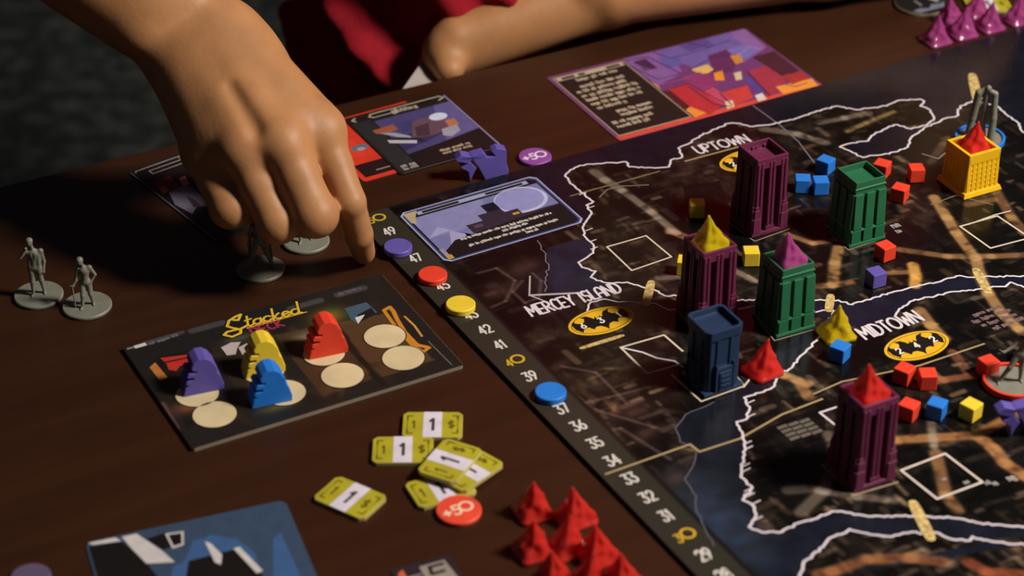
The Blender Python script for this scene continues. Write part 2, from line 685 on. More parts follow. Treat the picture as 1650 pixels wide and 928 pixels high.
COAST_N = [(911, 282), (919, 274), (934, 267), (967, 264), (1009, 261), (1014, 269), (1055, 271), (1078, 269), (1081, 258), (1099, 254), (1093, 239), (1107, 233), (1128, 219), (1146, 211), (1174, 199), (1192, 199), (1208, 204), (1247, 200), (1283, 191), (1305, 183), (1349, 171), (1379, 177), (1428, 171), (1448, 162), (1483, 160), (1489, 163), (1483, 171), (1498, 177), (1505, 191), (1493, 202), (1468, 208), (1446, 201), (1433, 204), (1404, 219), (1399, 227), (1389, 228), (1366, 232), (1353, 237), (1374, 246), (1391, 254), (1401, 251), (1433, 248), (1463, 237), (1468, 222), (1488, 207), (1510, 198), (1523, 191), (1542, 187), (1547, 172), (1567, 163), (1604, 170), (1617, 180), (1639, 197), (1647, 212), (1670, 228)]
COAST_W = [(911, 282), (919, 296), (934, 307), (956, 325), (945, 331), (953, 345), (944, 358), (939, 366), (943, 382), (957, 397), (956, 408), (939, 419), (932, 423), (938, 431), (960, 437), (952, 447), (977, 456), (1011, 455), (1033, 462), (1056, 468), (1072, 477), (1092, 477), (1130, 480), (1184, 484), (1213, 484), (1307, 483), (1328, 484), (1351, 484), (1373, 491), (1407, 480), (1446, 469), (1482, 460), (1519, 452), (1541, 445), (1566, 447), (1600, 446), (1670, 444)]
BANK = [(946, 501), (952, 487), (974, 482), (997, 487), (1022, 487), (1056, 489), (1078, 500), (1098, 497), (1187, 499), (1213, 493), (1310, 504), (1326, 500), (1345, 501)]
MID_N = [(1443, 508), (1449, 498), (1474, 483), (1508, 477), (1538, 470), (1569, 468), (1600, 462), (1620, 462), (1628, 455), (1650, 463), (1675, 470)]
MID_W = [(1345, 501), (1330, 528), (1316, 549), (1300, 564), (1272, 595), (1250, 605), (1248, 622), (1225, 633), (1199, 641), (1208, 660), (1202, 676), (1187, 680), (1197, 700), (1200, 720), (1195, 753), (1194, 769), (1212, 786), (1197, 806), (1215, 816), (1218, 832), (1207, 849), (1228, 858), (1260, 857), (1286, 843), (1329, 830), (1341, 824), (1357, 824), (1397, 832), (1472, 832), (1527, 833), (1579, 843), (1680, 852)]
SOUTH = [(1286, 940), (1294, 909), (1329, 877), (1337, 867), (1361, 859), (1369, 853), (1401, 861), (1436, 865), (1456, 859), (1512, 859), (1527, 867), (1563, 871), (1567, 865), (1599, 873), (1638, 877), (1680, 874)]
MERCEY_E = [(1196, 602), (1150, 648), (1105, 668), (1088, 690), (1096, 712), (1122, 725), (1118, 748), (1103, 772), (1122, 800), (1122, 825), (1135, 850), (1150, 880)]


def paint_board():
    cv = Canvas(480, 420, 0.8, (25, 22, 19))
    # open water printed in navy
    navy, deep = (30, 34, 52), (24, 25, 36)
    top = [(596, 344), (1720, 20), (1720, 240)] + COAST_N[::-1] + [(905, 300), (860, 280)]
    cv.fill(BF.ps(top), deep)
    cv.fill(BF.ps([(885, 262), (911, 282), (919, 296), (934, 307), (956, 325), (945, 331), (953, 345), (944, 358), (939, 366)] + [(930, 340), (860, 285)]), deep)
    cv.fill(BF.ps([(880, 400), (943, 382), (957, 397), (956, 408), (939, 419), (932, 423), (938, 431), (960, 437), (952, 447), (977, 456), (974, 482), (938, 474), (895, 474), (885, 445)]), (33, 37, 55))
    cv.fill(BF.ps([(1353, 237)] + COAST_N[29:37][::-1] + COAST_N[38:45]), deep)
    lake = COAST_N[28:46]
    cv.fill(BF.ps(lake), deep)
    cv.fill(BF.ps(COAST_W[22:] + MID_N[::-1] + [(1430, 520), (1395, 530), (1330, 520), (1310, 504), (1307, 483)]), (29, 31, 48))
    cv.fill(BF.ps(MERCEY_E + [(1180, 960), (1330, 960), (1290, 925), (1330, 862), (1450, 850), (1680, 868), (1680, 856)] + MID_W[::-1][:38]), (28, 31, 41))
    cv.fill(BF.ps([(1250, 940)] + SOUTH[::-1] + MID_W[::-1][:9] + [(1260, 870), (1225, 900)]), (28, 31, 44))
    cv.blob(BF.p(1142, 822), 14, 36, (66, 78, 98), 0.6, math.radians(0))  # paler blue blotches laid over the navy of the near water
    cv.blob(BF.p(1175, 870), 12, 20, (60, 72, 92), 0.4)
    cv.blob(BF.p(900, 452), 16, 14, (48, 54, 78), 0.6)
    # night city: streaky blocks
    g = np.random.RandomState(11)
    water = (cv.a[..., 2] > cv.a[..., 0] + 4)
    keep = cv.a.copy()
    n1, n2 = value_noise(cv.nx, cv.ny, 26, g), value_noise(cv.nx, cv.ny, 7, g)
    n3 = value_noise(cv.nx, cv.ny, 2.2, g)
    k = (n1 * .55 + n2 * .3 + n3 * .15)[..., None]
    cv.a = cv.a * (0.5 + 0.55 * k) + np.clip(k - .56, 0, 1) * np.array([120, 92, 76.])
    for _ in range(1500):
        x, y = g.uniform(20, 470), -g.uniform(0, 412)
        along = g.rand() < .5
        L = g.uniform(3, 13)
        t = g.uniform(-.12, .12) + (0 if along else math.pi / 2)
        q = (x + L * math.cos(t), y + L * math.sin(t))
        c = [(96, 78, 66), (62, 50, 44), (120, 104, 92), (10, 8, 8), (14, 12, 12), (84, 62, 46)][g.randint(6)]
        cv.line([(x, y), q], g.uniform(.4, 3.2), c, g.uniform(.06, .36), g.uniform(.4, 1.0))
    for _ in range(44):
        x, y = g.uniform(20, 470), -g.uniform(0, 412)
        cv.blob((x, y), g.uniform(3, 11), g.uniform(2, 6), [(112, 92, 86), (90, 60, 56), (128, 112, 104)][g.randint(3)], g.uniform(.08, .32), g.uniform(0, 3))
    # right of the near island the printed streets are sharper and brighter
    for _ in range(1700):
        px, py = g.uniform(930, 1700), g.uniform(150, 960)
        x, y = BF.p(px, py)
        along = g.rand() < .5
        L = g.uniform(2, 11)
        t = g.uniform(-.1, .1) + (0 if along else math.pi / 2)
        c = [(150, 132, 116), (108, 88, 70), (176, 150, 118), (8, 7, 7), (10, 9, 9), (12, 10, 10), (96, 70, 50)][g.randint(7)]
        cv.line([(x, y), (x + L * math.cos(t), y + L * math.sin(t))], g.uniform(.3, 2.6), c, g.uniform(.12, .5), g.uniform(.35, .8))
    for _ in range(46):
        x, y = BF.p(g.uniform(930, 1700), g.uniform(150, 960))
        cv.blob((x, y), g.uniform(2, 7), g.uniform(1, 3), [(150, 136, 124), (168, 140, 104), (120, 96, 84)][g.randint(3)], g.uniform(.15, .5), g.uniform(0, 3))
    cv.a[water] = keep[water] * (0.85 + 0.3 * n2[water][:, None])
    # dark printed blocks
    for pts in ([(1405, 372), (1460, 350), (1530, 400), (1540, 428), (1480, 440), (1420, 420)], [(1500, 500), (1570, 485), (1625, 530), (1560, 552)],
                [(1330, 560), (1420, 530), (1440, 585), (1360, 605)], [(1210, 700), (1330, 650), (1330, 770), (1225, 800)], [(1430, 720), (1590, 720), (1640, 800), (1480, 820)],
                [(1100, 300), (1160, 290), (1200, 400), (1120, 400)], [(1540, 600), (1650, 600), (1650, 700), (1590, 690)]):
        cv.fill(BF.ps(pts), (12, 11, 11), .7)
    cv.tex = np.clip(.42 + 1.5 * (.5 * value_noise(cv.nx, cv.ny, 3.2, g) + .5 * value_noise(cv.nx, cv.ny, 9, g)) - .12, 0, 1)
    # lit avenues
    tan, gold, grey = (176, 136, 96), (205, 178, 110), (160, 146, 134)
    for pts, w, c, al in (
            ([(1505, 318), (1526, 351), (1541, 376), (1572, 416), (1580, 446), (1592, 472), (1614, 505), (1642, 530), (1675, 560)], 4.2, tan, .75),
            ([(1450, 402), (1527, 413), (1597, 413), (1665, 410)], 3, tan, .6),
            ([(1351, 399), (1345, 424), (1342, 458)], 4, tan, .7), ([(1300, 462), (1340, 460), (1385, 452)], 3, tan, .6),
            ([(1471, 427), (1476, 445), (1474, 460)], 4, (215, 160, 90), .8), ([(1430, 440), (1472, 438)], 2, tan, .6),
            ([(1380, 708), (1440, 709), (1575, 701), (1650, 660), (1690, 640)], 4.2, (170, 122, 84), .75),
            ([(1575, 701), (1600, 722), (1619, 746), (1650, 766), (1690, 790)], 5, (170, 122, 84), .7),
            ([(1508, 730), (1524, 798), (1543, 822)], 4, tan, .6), ([(1497, 655), (1505, 720)], 2, grey, .6),
            ([(1320, 925), (1341, 921), (1397, 901), (1468, 899), (1520, 905)], 4.5, (160, 112, 78), .6),
            ([(1560, 905), (1590, 922), (1650, 925)], 4, (165, 96, 66), .6),
            ([(1236, 598), (1262, 604), (1301, 618)], 4, tan, .75), ([(1287, 615), (1303, 640)], 4, tan, .6),
            ([(1472, 622), (1520, 612), (1575, 604)], 3, (150, 104, 78), .7), ([(1482, 500), (1500, 524), (1520, 545)], 4.5, tan, .7),
            ([(1535, 568), (1560, 600)], 3, (150, 104, 80), .6),
            ([(957, 276), (975, 290), (1003, 307)], 4, grey, .55), ([(1003, 307), (1050, 342), (1089, 374)], 3, grey, .6), ([(1080, 372), (1110, 384)], 3.5, (190, 150, 120), .6),
            ([(1230, 208), (1285, 216), (1330, 230)], 4, grey, .5), ([(1320, 198), (1360, 190), (1400, 182)], 3, grey, .5),
            ([(1270, 378), (1310, 392), (1420, 376)], 2.2, (190, 140, 104), .6), ([(1062, 448), (1100, 446)], 2.5, grey, .5), ([(1180, 434), (1215, 452)], 2.5, grey, .6),
            ([(1335, 700), (1350, 730), (1328, 790), (1290, 826)], 4, grey, .5), ([(1270, 790), (1330, 784)], 4, grey, .4), ([(1320, 790), (1380, 800), (1440, 806)], 3, grey, .5),
            ([(1500, 262), (1520, 232), (1540, 215)], 3, (110, 90, 70), .6), ([(1366, 212), (1395, 198), (1440, 180)], 1.4, (150, 130, 90), .7),
            ([(1600, 300), (1630, 350), (1650, 372)], 4, tan, .5), ([(1600, 322), (1560, 330)], 3, tan, .5)):
        cv.line(BF.ps(pts), w, c, al, 1.2)
    cv.tex = None
    # harbour clouds on the near island
    for x, y, a, b in ((700, 455, 6, 4), (800, 470, 9, 6), (880, 500, 7, 4), (1020, 660, 10, 5), (1040, 700, 8, 4), (960, 690, 8, 4), (850, 430, 10, 6), (980, 725, 7, 3), (1090, 770, 6, 4), (900, 590, 8, 3)):
        cv.blob(BF.p(x, y), a, b, (122, 84, 78), .42, .3)
    for pts in ([(770, 440), (800, 432), (830, 452), (815, 485), (780, 500)], [(842, 452), (826, 470), (846, 488), (868, 480), (872, 452), (858, 440)],
                [(905, 590), (960, 600), (1010, 650)], [(880, 600), (960, 660), (1060, 690)], [(900, 660), (980, 640), (1060, 620)], [(930, 700), (1000, 690), (1080, 740)]):
        cv.line(BF.ps(pts), .7, (120, 98, 92), .55, .6)
    cv.a = np.where(cv.a < 60, cv.a * .8, cv.a * (.8 + .2 * np.clip((cv.a - 60) / 50, 0, 1)))
    # score track strip down the left side
    cv.fill([(0, 0.5), (20.5, 0.5), (20.5, -440), (0, -440)], (48, 45, 38))
    cv.line([(20.8, -62), (20.8, -440)], .8, (24, 20, 18), .9, .8)
    return cv


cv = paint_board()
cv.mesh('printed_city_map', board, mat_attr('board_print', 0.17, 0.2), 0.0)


def board_print():
    mb = MB()
    for i, c in enumerate((COAST_N, COAST_W, MID_N, MID_W, SOUTH)):
        mb.ribbon(jag(BF.ps(c), 1.7, 0.62, i), 1.15, 0.12, WHITE)
    for x, y in ((1199, 716), (1201, 724), (1196, 752), (1197, 760), (1200, 792), (1203, 800), (1213, 812), (1216, 838), (1205, 672), (1204, 650), (944, 372), (950, 390), (952, 402), (947, 336), (934, 314)):
        a = BF.p(x, y)
        mb.ribbon([a, (a[0] + 4.2, a[1] + .4)], .7, .12, WHITE)
    mb.ribbon(jag(BF.ps(BANK), 2.4, 0.5, 9), 1.0, 0.12, WHITE)
    mb.build('printed_coastline', board, (0, 0, 0), kind='stuff')
    mb = MB()
    thin, tan, pale = ink(112, 108, 122), ink(160, 138, 100), ink(200, 186, 166)
    mb.ribbon(jag(BF.ps(MERCEY_E[1:]), 3, .5, 4), .6, .1, ink(86, 84, 98))
    mb.ribbon(jag(BF.ps([(866, 388), (876, 405), (884, 430), (880, 452), (878, 470)]), 2, .8, 5), .6, .1, ink(110, 104, 110))
    mb.ribbon(BF.ps([(1213, 170), (1257, 202), (1287, 229), (1312, 262)]), .7, .1, thin)
    mb.ribbon(BF.ps([(976, 764), (1112, 716), (1127, 728), (1192, 707), (1260, 668), (1325, 643)]), 1.15, .11, tan)
    mb.ribbon(BF.ps([(1311, 635), (1357, 615), (1482, 589), (1586, 554)]), 1.0, .11, tan)
    mb.ribbon(BF.ps([(919, 316), (1063, 276)]), .9, .1, ink(120, 106, 70))
    mb.ribbon(BF.ps([(1104, 260), (1208, 232)]), 1.1, .1, tan)
    mb.ribbon(jag(BF.ps([(966, 318), (978, 306), (1003, 300), (1045, 298)]), 3, .3, 5), .7, .1, ink(120, 112, 96))
    # plots where buildings stand
    for pts, c, w in (([(978, 398), (1041, 380), (1082, 414), (1018, 436), (978, 398)], pale, 1), ([(1100, 566), (1070, 540), (1000, 560), (1043, 602), (1092, 588)], pale, 1.1),
                      ([(1000, 560), (1036, 568), (1058, 577), (1087, 582), (1100, 591)], WHITE, 1.1), ([(1082, 604), (1130, 647), (1200, 622), (1186, 606)], pale, .8),
                      ([(1452, 758), (1523, 731), (1583, 777), (1510, 804), (1452, 758)], ink(205, 190, 180), 1.2), ([(1680, 397), (1607, 348), (1547, 365), (1596, 400), (1680, 378)], pale, 1.1),
                      ([(1351, 655), (1321, 665), (1347, 686)], WHITE, 1.2), ([(1325, 749), (1375, 798), (1447, 777)], ink(160, 140, 120), .7), ([(1214, 508), (1248, 549), (1312, 531)], ink(140, 128, 110), .6),
                      ([(1172, 357), (1216, 389), (1272, 369)], ink(150, 126, 96), .6), ([(1333, 372), (1367, 403), (1424, 384)], ink(130, 115, 90), .6), ([(1560, 362), (1604, 346), (1628, 340)], pale, .8),
                      ([(853, 476), (938, 472)], ink(170, 158, 160), 1.6), ([(854, 445), (853, 476), (882, 487)], ink(170, 158, 160), .9), ([(1198, 624), (1212, 606), (1205, 600)], pale, 1),
                      ([(1486, 248), (1512, 256), (1524, 246)], ink(130, 118, 110), .8), ([(1500, 330), (1540, 315), (1600, 330)], ink(120, 110, 96), .6)):
        mb.ribbon(BF.ps(pts), w, .11, c)
    mb.build('printed_plot_line', board, (0, 0, 0), kind='stuff')
    # bridges printed as pale bars
    mb = MB()
    for a, b, w in (((1050, 452), (1040, 494), 4.6), ((1571, 432), (1594, 474), 5), ((1339, 474), (1335, 503), 4.4), ((1469, 806), (1502, 872), 5.2), ((1577, 170), (1566, 118), 6), ((934, 562), (1006, 540), 2.6)):
        p, q = BF.p(*a), BF.p(*b)
        L, r = math.hypot(q[0] - p[0], q[1] - p[1]) / 2, math.atan2(q[1] - p[1], q[0] - p[0])
        pts = []
        for t in range(28):
            c, s_ = math.cos(t / 28 * 6.2832), math.sin(t / 28 * 6.2832)
            x, y = L * math.copysign(abs(c) ** .55, c), w / 2 * math.copysign(abs(s_) ** .55, s_)
            pts.append(((p[0] + q[0]) / 2 + x * math.cos(r) - y * math.sin(r), (p[1] + q[1]) / 2 + x * math.sin(r) + y * math.cos(r)))
        mb.poly(pts, .14, mat('ink_bridge', (184, 158, 100), .55, .5, 420))
    mb.build('printed_bridge', board, (0, 0, 0), kind='stuff')
    # score numbers
    mb, gold = MB(), ink(196, 158, 40)
    for n in range(50, 25, -1):
        c = (10.2, -7.18 - 14.88 * (50 - n))
        if n in (48, 46, 44, 38):
            continue
        if n % 10 == 0:
            lettering(mb, str(n)[0], (c[0] - 3.6, c[1] - .8), 5.4, .12, gold, .16, centre=True, squash=.8)
            mb.ring((c[0] + 1.6, c[1] + .3), 2.5, 3.7, .12, gold)
        else:
            lettering(mb, str(n), c, 7.0, .12, ink(202, 196, 188), .15, .16, centre=True, squash=.68)
    mb.build('printed_score_number', board, (0, 0, 0), kind='stuff')
    # district names
    mb = MB()
    for s, a, b, h in (('UPTOWN', (1127, 248), (1210, 228), 8.6), ('MERCEY ISLAND', (858, 510), (1004, 470), 9.2), ('MIDTOWN', (1396, 547), (1489, 516), 9.6)):
        p, q = BF.p(*a), BF.p(*b)
        lettering(mb, s, p, h, .13, WHITE, .14, .17, rot=math.atan2(q[1] - p[1], q[0] - p[0]), width=math.hypot(q[0] - p[0], q[1] - p[1]))
    p = BF.p(1560, 514)
    for i, (x, w) in enumerate(((4, 20), (0, 24), (2, 22), (5, 20))):
        word_lines(mb, (p[0] + x, p[1] - i * 4.6), (p[0] + x + w, p[1] - i * 4.6), 2.6, ink(120, 96, 96), .12, i)
    for i in range(3):
        p = BF.p(1255 + 18 * i, 690 - 5 * i)
        for k in range(4):
            mb.ribbon([(p[0], p[1] - k * 3.2), (p[0] + 4, p[1] - k * 3.2)], 2.2, .12, ink(96, 88, 80))
    for x, y, s in ((1556, 781, 2.6), (1590, 782, 2.6), (1602, 782, 2.6), (1628, 776, 4), (1440, 368, 4.4), (1447, 376, 3), (1520, 775, 2)):
        p = BF.p(x, y)
        word_lines(mb, (p[0], p[1]), (p[0] + s * 1.2, p[1]), s, ink(150, 146, 140), .12, int(x))
    mb.build('printed_district_name', board, (0, 0, 0), kind='stuff')
    # yellow oval emblems with a black winged shape and three numbers
    wing = [(0, .36), (.055, .36), (.075, .52), (.11, .36), (.16, .34), (.2, .5), (.3, .72), (.52, .78), (.42, .55), (.5, .3), (.66, .26), (.78, .42), (.76, .62), (.92, .35), (.93, -.1), (.8, -.5), (.7, -.28), (.52, -.22), (.42, -.52), (.3, -.36), (.16, -.4), (.06, -.6), (0, -.86)]
    bat = [(x, y) for x, y in wing] + [(-x, y) for x, y in wing[::-1][1:-1]]
    yel = ink(214, 166, 34)
    for c, nums in (((969, 517), '631'), ((1477, 557), '242'), ((1206, 258), '242')):
        o = BF.p(*c)
        mb = MB()
        mb.ellipse(o, 17.8, 10.6, .10, yel)
        mb.ellipse(o, 16.3, 9.25, .12, INK_BLACK)
        mb.ellipse(o, 15.9, 8.9, .14, yel)
        mb.poly([(o[0] + x * 16.2, o[1] + y * 9.6) for x, y in bat[::-1]], .17, INK_BLACK)
        for k, ch in enumerate(nums):
            lettering(mb, ch, (o[0] + (k - 1) * 10.2, o[1] + (.3 if k == 1 else .4)), 4.2, .2, ink(220, 214, 200), .2, centre=True)
        mb.build('printed_emblem', board, (0, 0, 0), kind='stuff')


board_print()


def hero_panel():
    """the framed picture printed on the board's corner: a moonlit skyline and lines of text"""
    w, h = 83, 55
    f = BF
    o = f.p(641, 345)
    mb = MB()
    R = lambda x, y: (o[0] + x, o[1] - y)
    sky, lilac, moon = ink(112, 112, 160), ink(136, 136, 186), ink(176, 178, 214)
    rr = lambda x0, y0, x1, y1, r=3: [R(x0 + r, y0), R(x0, y0 + r), R(x0, y1 - r), R(x0 + r, y1), R(x1 - r, y1), R(x1, y1 - r), R(x1, y0 + r), R(x1 - r, y0)]
    mb.poly(rr(0, 0, w, h), .04, ink(150, 156, 196))
    mb.poly(rr(.9, .9, w - .9, h - .9), .06, ink(58, 66, 108))
    mb.poly(rr(2, 2, w - 2, h - 2), .08, INK_BLACK)
    mb.poly([R(3, 8), R(3, 44), R(12, 50), R(80, 38), R(80, 8)], .10, sky)
    mb.poly([R(3, 8), R(3, 30), R(40, 30), R(46, 8)], .11, ink(126, 126, 172))
    mb.ellipse(R(64, 19), 15, 13, .12, moon)
    mb.ellipse(R(63.5, 18.5), 13.6, 11.6, .13, lilac)
    mb.poly([R(3, 30), R(3, 44), R(9, 44), R(16, 28), R(22, 34), R(20, 44), R(30, 44), R(12, 22)], .125, ink(150, 148, 190))
    # plain city rooftops before the moon
    mb.poly([R(26, 46), R(26, 28), R(36, 28), R(36, 22), R(42, 22), R(42, 14), R(50, 14), R(50, 26), R(58, 26), R(58, 32), R(80, 32), R(80, 46)], .14, ink(48, 36, 50))
    mb.poly([R(42, 22), R(42, 14), R(50, 14), R(50, 22)], .15, ink(20, 18, 26))
    mb.poly([R(29, 33), R(29, 30), R(34, 30), R(34, 33)], .15, ink(82, 60, 82))
    mb.poly([R(53, 31), R(53, 29), R(57, 29), R(57, 31)], .15, ink(176, 144, 50))
    mb.poly([R(2.5, 52.5), R(2.5, 47), R(14, 38), R(80.5, 33), R(80.5, 52.5)], .16, ink(24, 18, 20))
    mb.poly([R(2, 2), R(2, 12), R(4, 14), R(6.5, 8), R(10, 2)], .15, ink(170, 156, 120))
    mb.poly([R(2.5, 42), R(2.5, 53), R(5, 53), R(5, 42)], .17, ink(140, 130, 150))
    mb.poly([R(2.5, 49), R(2.5, 53), R(6, 53), R(6, 49)], .18, ink(176, 140, 70))
    mb.poly([R(9, 3), R(9, 6.4), R(76, 6.4), R(76, 3)], .12, ink(150, 152, 180))
    mb.poly([R(12, 3.8), R(12, 5.8), R(34, 5.8), R(34, 3.8)], .13, INK_BLACK)
    mb.poly([R(50, 3.8), R(50, 5.8), R(73, 5.8), R(73, 3.8)], .13, INK_BLACK)
    word_lines(mb, R(35, 6.2), R(49, 6.2), 2.2, ink(60, 58, 70), .14, 2, gap=.3)
    txt = ink(196, 188, 184)
    for i, (x0, x1, y) in enumerate(((17, 72, 39.6), (40, 56, 42.6), (18, 72, 47.0), (50, 58, 50.4))):
        word_lines(mb, R(x0, y), R(x1, y), 2.1, txt, .19, i + 20, gap=.35)
    mb.build('printed_corner_picture', board, (0, 0, 0), kind='stuff')


hero_panel()
# ------------------------------------------------------------------ cards and tiles lying on the table
def rrect(w, h, r, n=5):
    """outline of a sheet, x 0..w, y 0..-h"""
    pts = []
    for cx, cy, a in ((w - r, -r, 0), (r, -r, 90), (r, -h + r, 180), (w - r, -h + r, 270)):
        for i in range(n + 1):
            t = math.radians(a + 90 * i / n)
            pts.append((cx + r * math.cos(t), cy + r * math.sin(t)))
    return pts


def sheet(name, px, th_deg, w, h, thick, r, label, cat, core, group=None, base=TABLE, part='card_stock'):
    th = math.radians(th_deg)
    z = base + thick
    fr = Frame(at(px[0], px[1], z), th, z)
    t = thing(name, (fr.o[0], fr.o[1], base), th, label, cat, group)
    MB().prism(rrect(w, h, r), 0, thick - 0.02, core).build(part, t, (0, 0, 0))
    return t, fr


def deck_tile():
    core = mat('pale_board_core', (128, 116, 100), .8)
    t, f = sheet('player_board', (198, 560), 28.4, 138, 91, 2.0, 1.5, 'dark rectangular tile with four pairs of pale round spaces and four upright figures on it', 'game tile', core)
    cv = Canvas(138, 91, .7, (30, 27, 25))
    P = f.p
    for pts, c, al in (([(250, 575), (330, 560), (380, 660), (300, 690)], (22, 19, 17), .8), ([(340, 560), (430, 540), (480, 640), (400, 660)], (44, 36, 27), .8),
                       ([(440, 540), (540, 520), (600, 610), (520, 640)], (72, 50, 30), .8), ([(545, 520), (620, 505), (700, 580), (610, 610)], (92, 62, 36), .75)):
        cv.fill(f.ps(pts), c, al)
    g = np.random.RandomState(5)
    for _ in range(90):
        cv.blob((g.uniform(10, 128), -g.uniform(20, 85)), g.uniform(2, 7), g.uniform(1, 4), [(14, 12, 11), (70, 46, 30), (52, 42, 30), (96, 74, 34)][g.randint(4)], g.uniform(.1, .4), g.uniform(0, 3))
    cv.blob(P(498, 545), 9, 6, (150, 146, 116), .7)
    cv.blob(P(530, 510), 9, 7, (150, 130, 46), .7)
    cv.blob(P(575, 600), 7, 3, (130, 84, 30), .6)
    cv.blob(P(450, 655), 9, 3, (110, 102, 44), .6)
    cv.blob(P(305, 655), 8, 5, (150, 90, 56), .7)
    cv.blob(P(385, 545), 8, 3, (84, 90, 74), .7)
    for a, b in (((235, 552), (290, 535)), ((310, 533), (358, 520)), ((545, 475), (585, 464)), ((470, 497), (515, 484))):
        cv.line([P(*a), P(*b)], 3.2, (74, 70, 74), .8, .8)
    cv.line([P(215, 600), P(245, 640)], 1.5, (110, 74, 74), .6, .6)
    cv.line([P(262, 650), P(285, 690)], 1.5, (120, 78, 78), .6, .6)
    cv.line([P(545, 540), P(620, 620)], 1.6, (22, 18, 16), .8, .8)
    cv.line([P(395, 585), P(440, 640)], 1.6, (22, 18, 16), .7, .8)
    cv.mesh('printed_picture', t, mat_attr('tile_print', .45, .3), 2.0)
    mb = MB()
    red, ora = ink(176, 46, 36), ink(176, 108, 50)
    mb.poly(f.ps([(258, 577), (306, 571), (310, 582), (318, 600), (305, 598), (300, 588), (290, 590), (284, 598), (272, 596), (268, 586)])[::-1], 2.08, red)
    mb.ribbon(f.ps([(262, 585), (300, 577)]), 1.1, 2.1, INK_BLACK)
    mb.poly(f.ps([(241, 592), (250, 584), (270, 608), (259, 615)])[::-1], 2.08, ora)
    pale = ink(178, 166, 164)
    mb.poly(f.ps([(356, 560), (372, 552), (388, 551), (382, 562), (380, 571), (366, 573)])[::-1], 2.08, pale)
    mb.poly(f.ps([(384, 560), (398, 553), (402, 572), (392, 574)])[::-1], 2.08, pale)
    mb.poly(f.ps([(555, 497), (590, 487), (608, 503), (575, 521), (566, 516)])[::-1], 2.08, ink(62, 82, 100))
    mb.poly(f.ps([(575, 508), (598, 496), (606, 506), (580, 519)])[::-1], 2.1, ink(22, 22, 26))
    mb.poly(f.ps([(572, 512), (588, 507), (584, 513), (577, 522)])[::-1], 2.12, ink(200, 200, 200))
    mb.ribbon(f.ps([(619, 500), (628, 495), (634, 502), (640, 515), (652, 535), (672, 556), (690, 560)]), 2.2, 2.1, ink(190, 124, 36))
    mb.ribbon(f.ps([(619, 501), (640, 530), (664, 556), (682, 567), (692, 560)]), 1.8, 2.1, ink(190, 124, 36))
    mb.ribbon(f.ps([(652, 510), (668, 525), (680, 542)]), 1.1, 2.1, ink(190, 140, 60))
    mb.ribbon(f.ps([(690, 550), (728, 588)]), .5, 2.1, ink(110, 100, 96))
    mb.ribbon(f.ps([(206, 562), (214, 560)]), 1.6, 2.1, ink(120, 116, 112))
    mb.ribbon(f.ps([(219, 559), (233, 555)]), 2.6, 2.1, ink(190, 188, 186))
    word_lines(mb, P(240, 556), P(288, 541), 2.2, ink(104, 98, 104), 2.1, 3)
    word_lines(mb, P(546, 476), P(585, 465), 2.0, ink(96, 92, 96), 2.1, 4)
    mb.build('printed_picture_shape', t, (0, 0, 0), kind='stuff')
    cream = mat('cream_print', (205, 186, 146), .55, .12, 60)
    for x, y in ((620, 542), (650, 577), (552, 605), (522, 570), (458, 633), (424, 598), (346, 668), (318, 635)):
        mb = MB()
        c = P(x, y)
        mb.ellipse(c, 10.7, 10.7, 2.14, ink(40, 32, 26))
        mb.ellipse(c, 10.1, 10.1, 2.2, cream)
        mb.build('round_space', t, (0, 0, 0))
    # script title with a small red word under it
    mb = MB()
    S = [f.ps(s_) for s_ in ([(376, 516), (384, 516), (388, 507), (380, 510), (369, 517), (366, 526), (376, 529), (388, 531), (388, 537), (374, 543), (361, 540), (366, 535), (388, 530), (400, 524)], [(398, 529), (494, 503)])]
    p, q = P(397, 527), P(486, 504)
    L = math.hypot(q[0] - p[0], q[1] - p[1])
    ux, uy = (q[0] - p[0]) / L, (q[1] - p[1]) / L
    xh = 4.6
    loop = arc(.42, .5, .4, .48, 30, 330, 10)
    SCRIPT = [('t', .75, [[(.3, 1.9), (.2, .2), (.4, 0), (.8, .2)], [(0, 1.15), (.65, 1.25)]]), ('a', 1.0, [arc(.42, .5, .38, .48, 40, 400, 12), [(.78, 1), (.76, .15), (1.0, 0)]]),
              ('c', .85, [loop + [(.95, .2)]]), ('k', 1.0, [[(.2, 2.1), (.12, 0)], [(.75, 1), (.2, .45), (.6, 0), (.95, .1)]]), ('e', .9, [[(.1, .45), (.75, .6)] + arc(.42, .5, .36, .48, 20, 320, 10) + [(.95, .2)]]),
              ('d', 1.0, [arc(.42, .5, .38, .48, 40, 400, 12), [(.85, 2.2), (.78, .15), (1.05, 0)]])]
    x = 0.0
    sc = L / sum(w for _, w, _ in SCRIPT)
    for ch, w, sts in SCRIPT:
        for st in sts:
            S.append([(p[0] + ux * (x + a_ * sc + b_ * .9) - uy * b_ * xh, p[1] + uy * (x + a_ * sc + b_ * .9) + ux * b_ * xh) for a_, b_ in st])
        x += w * sc
    for dz, w, m in ((2.1, 2.2, INK_BLACK), (2.14, 1.15, ink(214, 174, 48))):
        for k, st in enumerate(S):
            mb.ribbon(st, w * (1.25 if k == 0 else .6 if k == 1 else 1), dz, m)
    p, q = P(408, 539), P(458, 525)
    lettering(mb, 'DECK', p, 5.6, 2.16, ink(150, 44, 70), .22, .22, rot=math.atan2(q[1] - p[1], q[0] - p[0]), width=math.hypot(q[0] - p[0], q[1] - p[1]))
    mb.build('printed_title', t, (0, 0, 0), kind='stuff')


deck_tile()


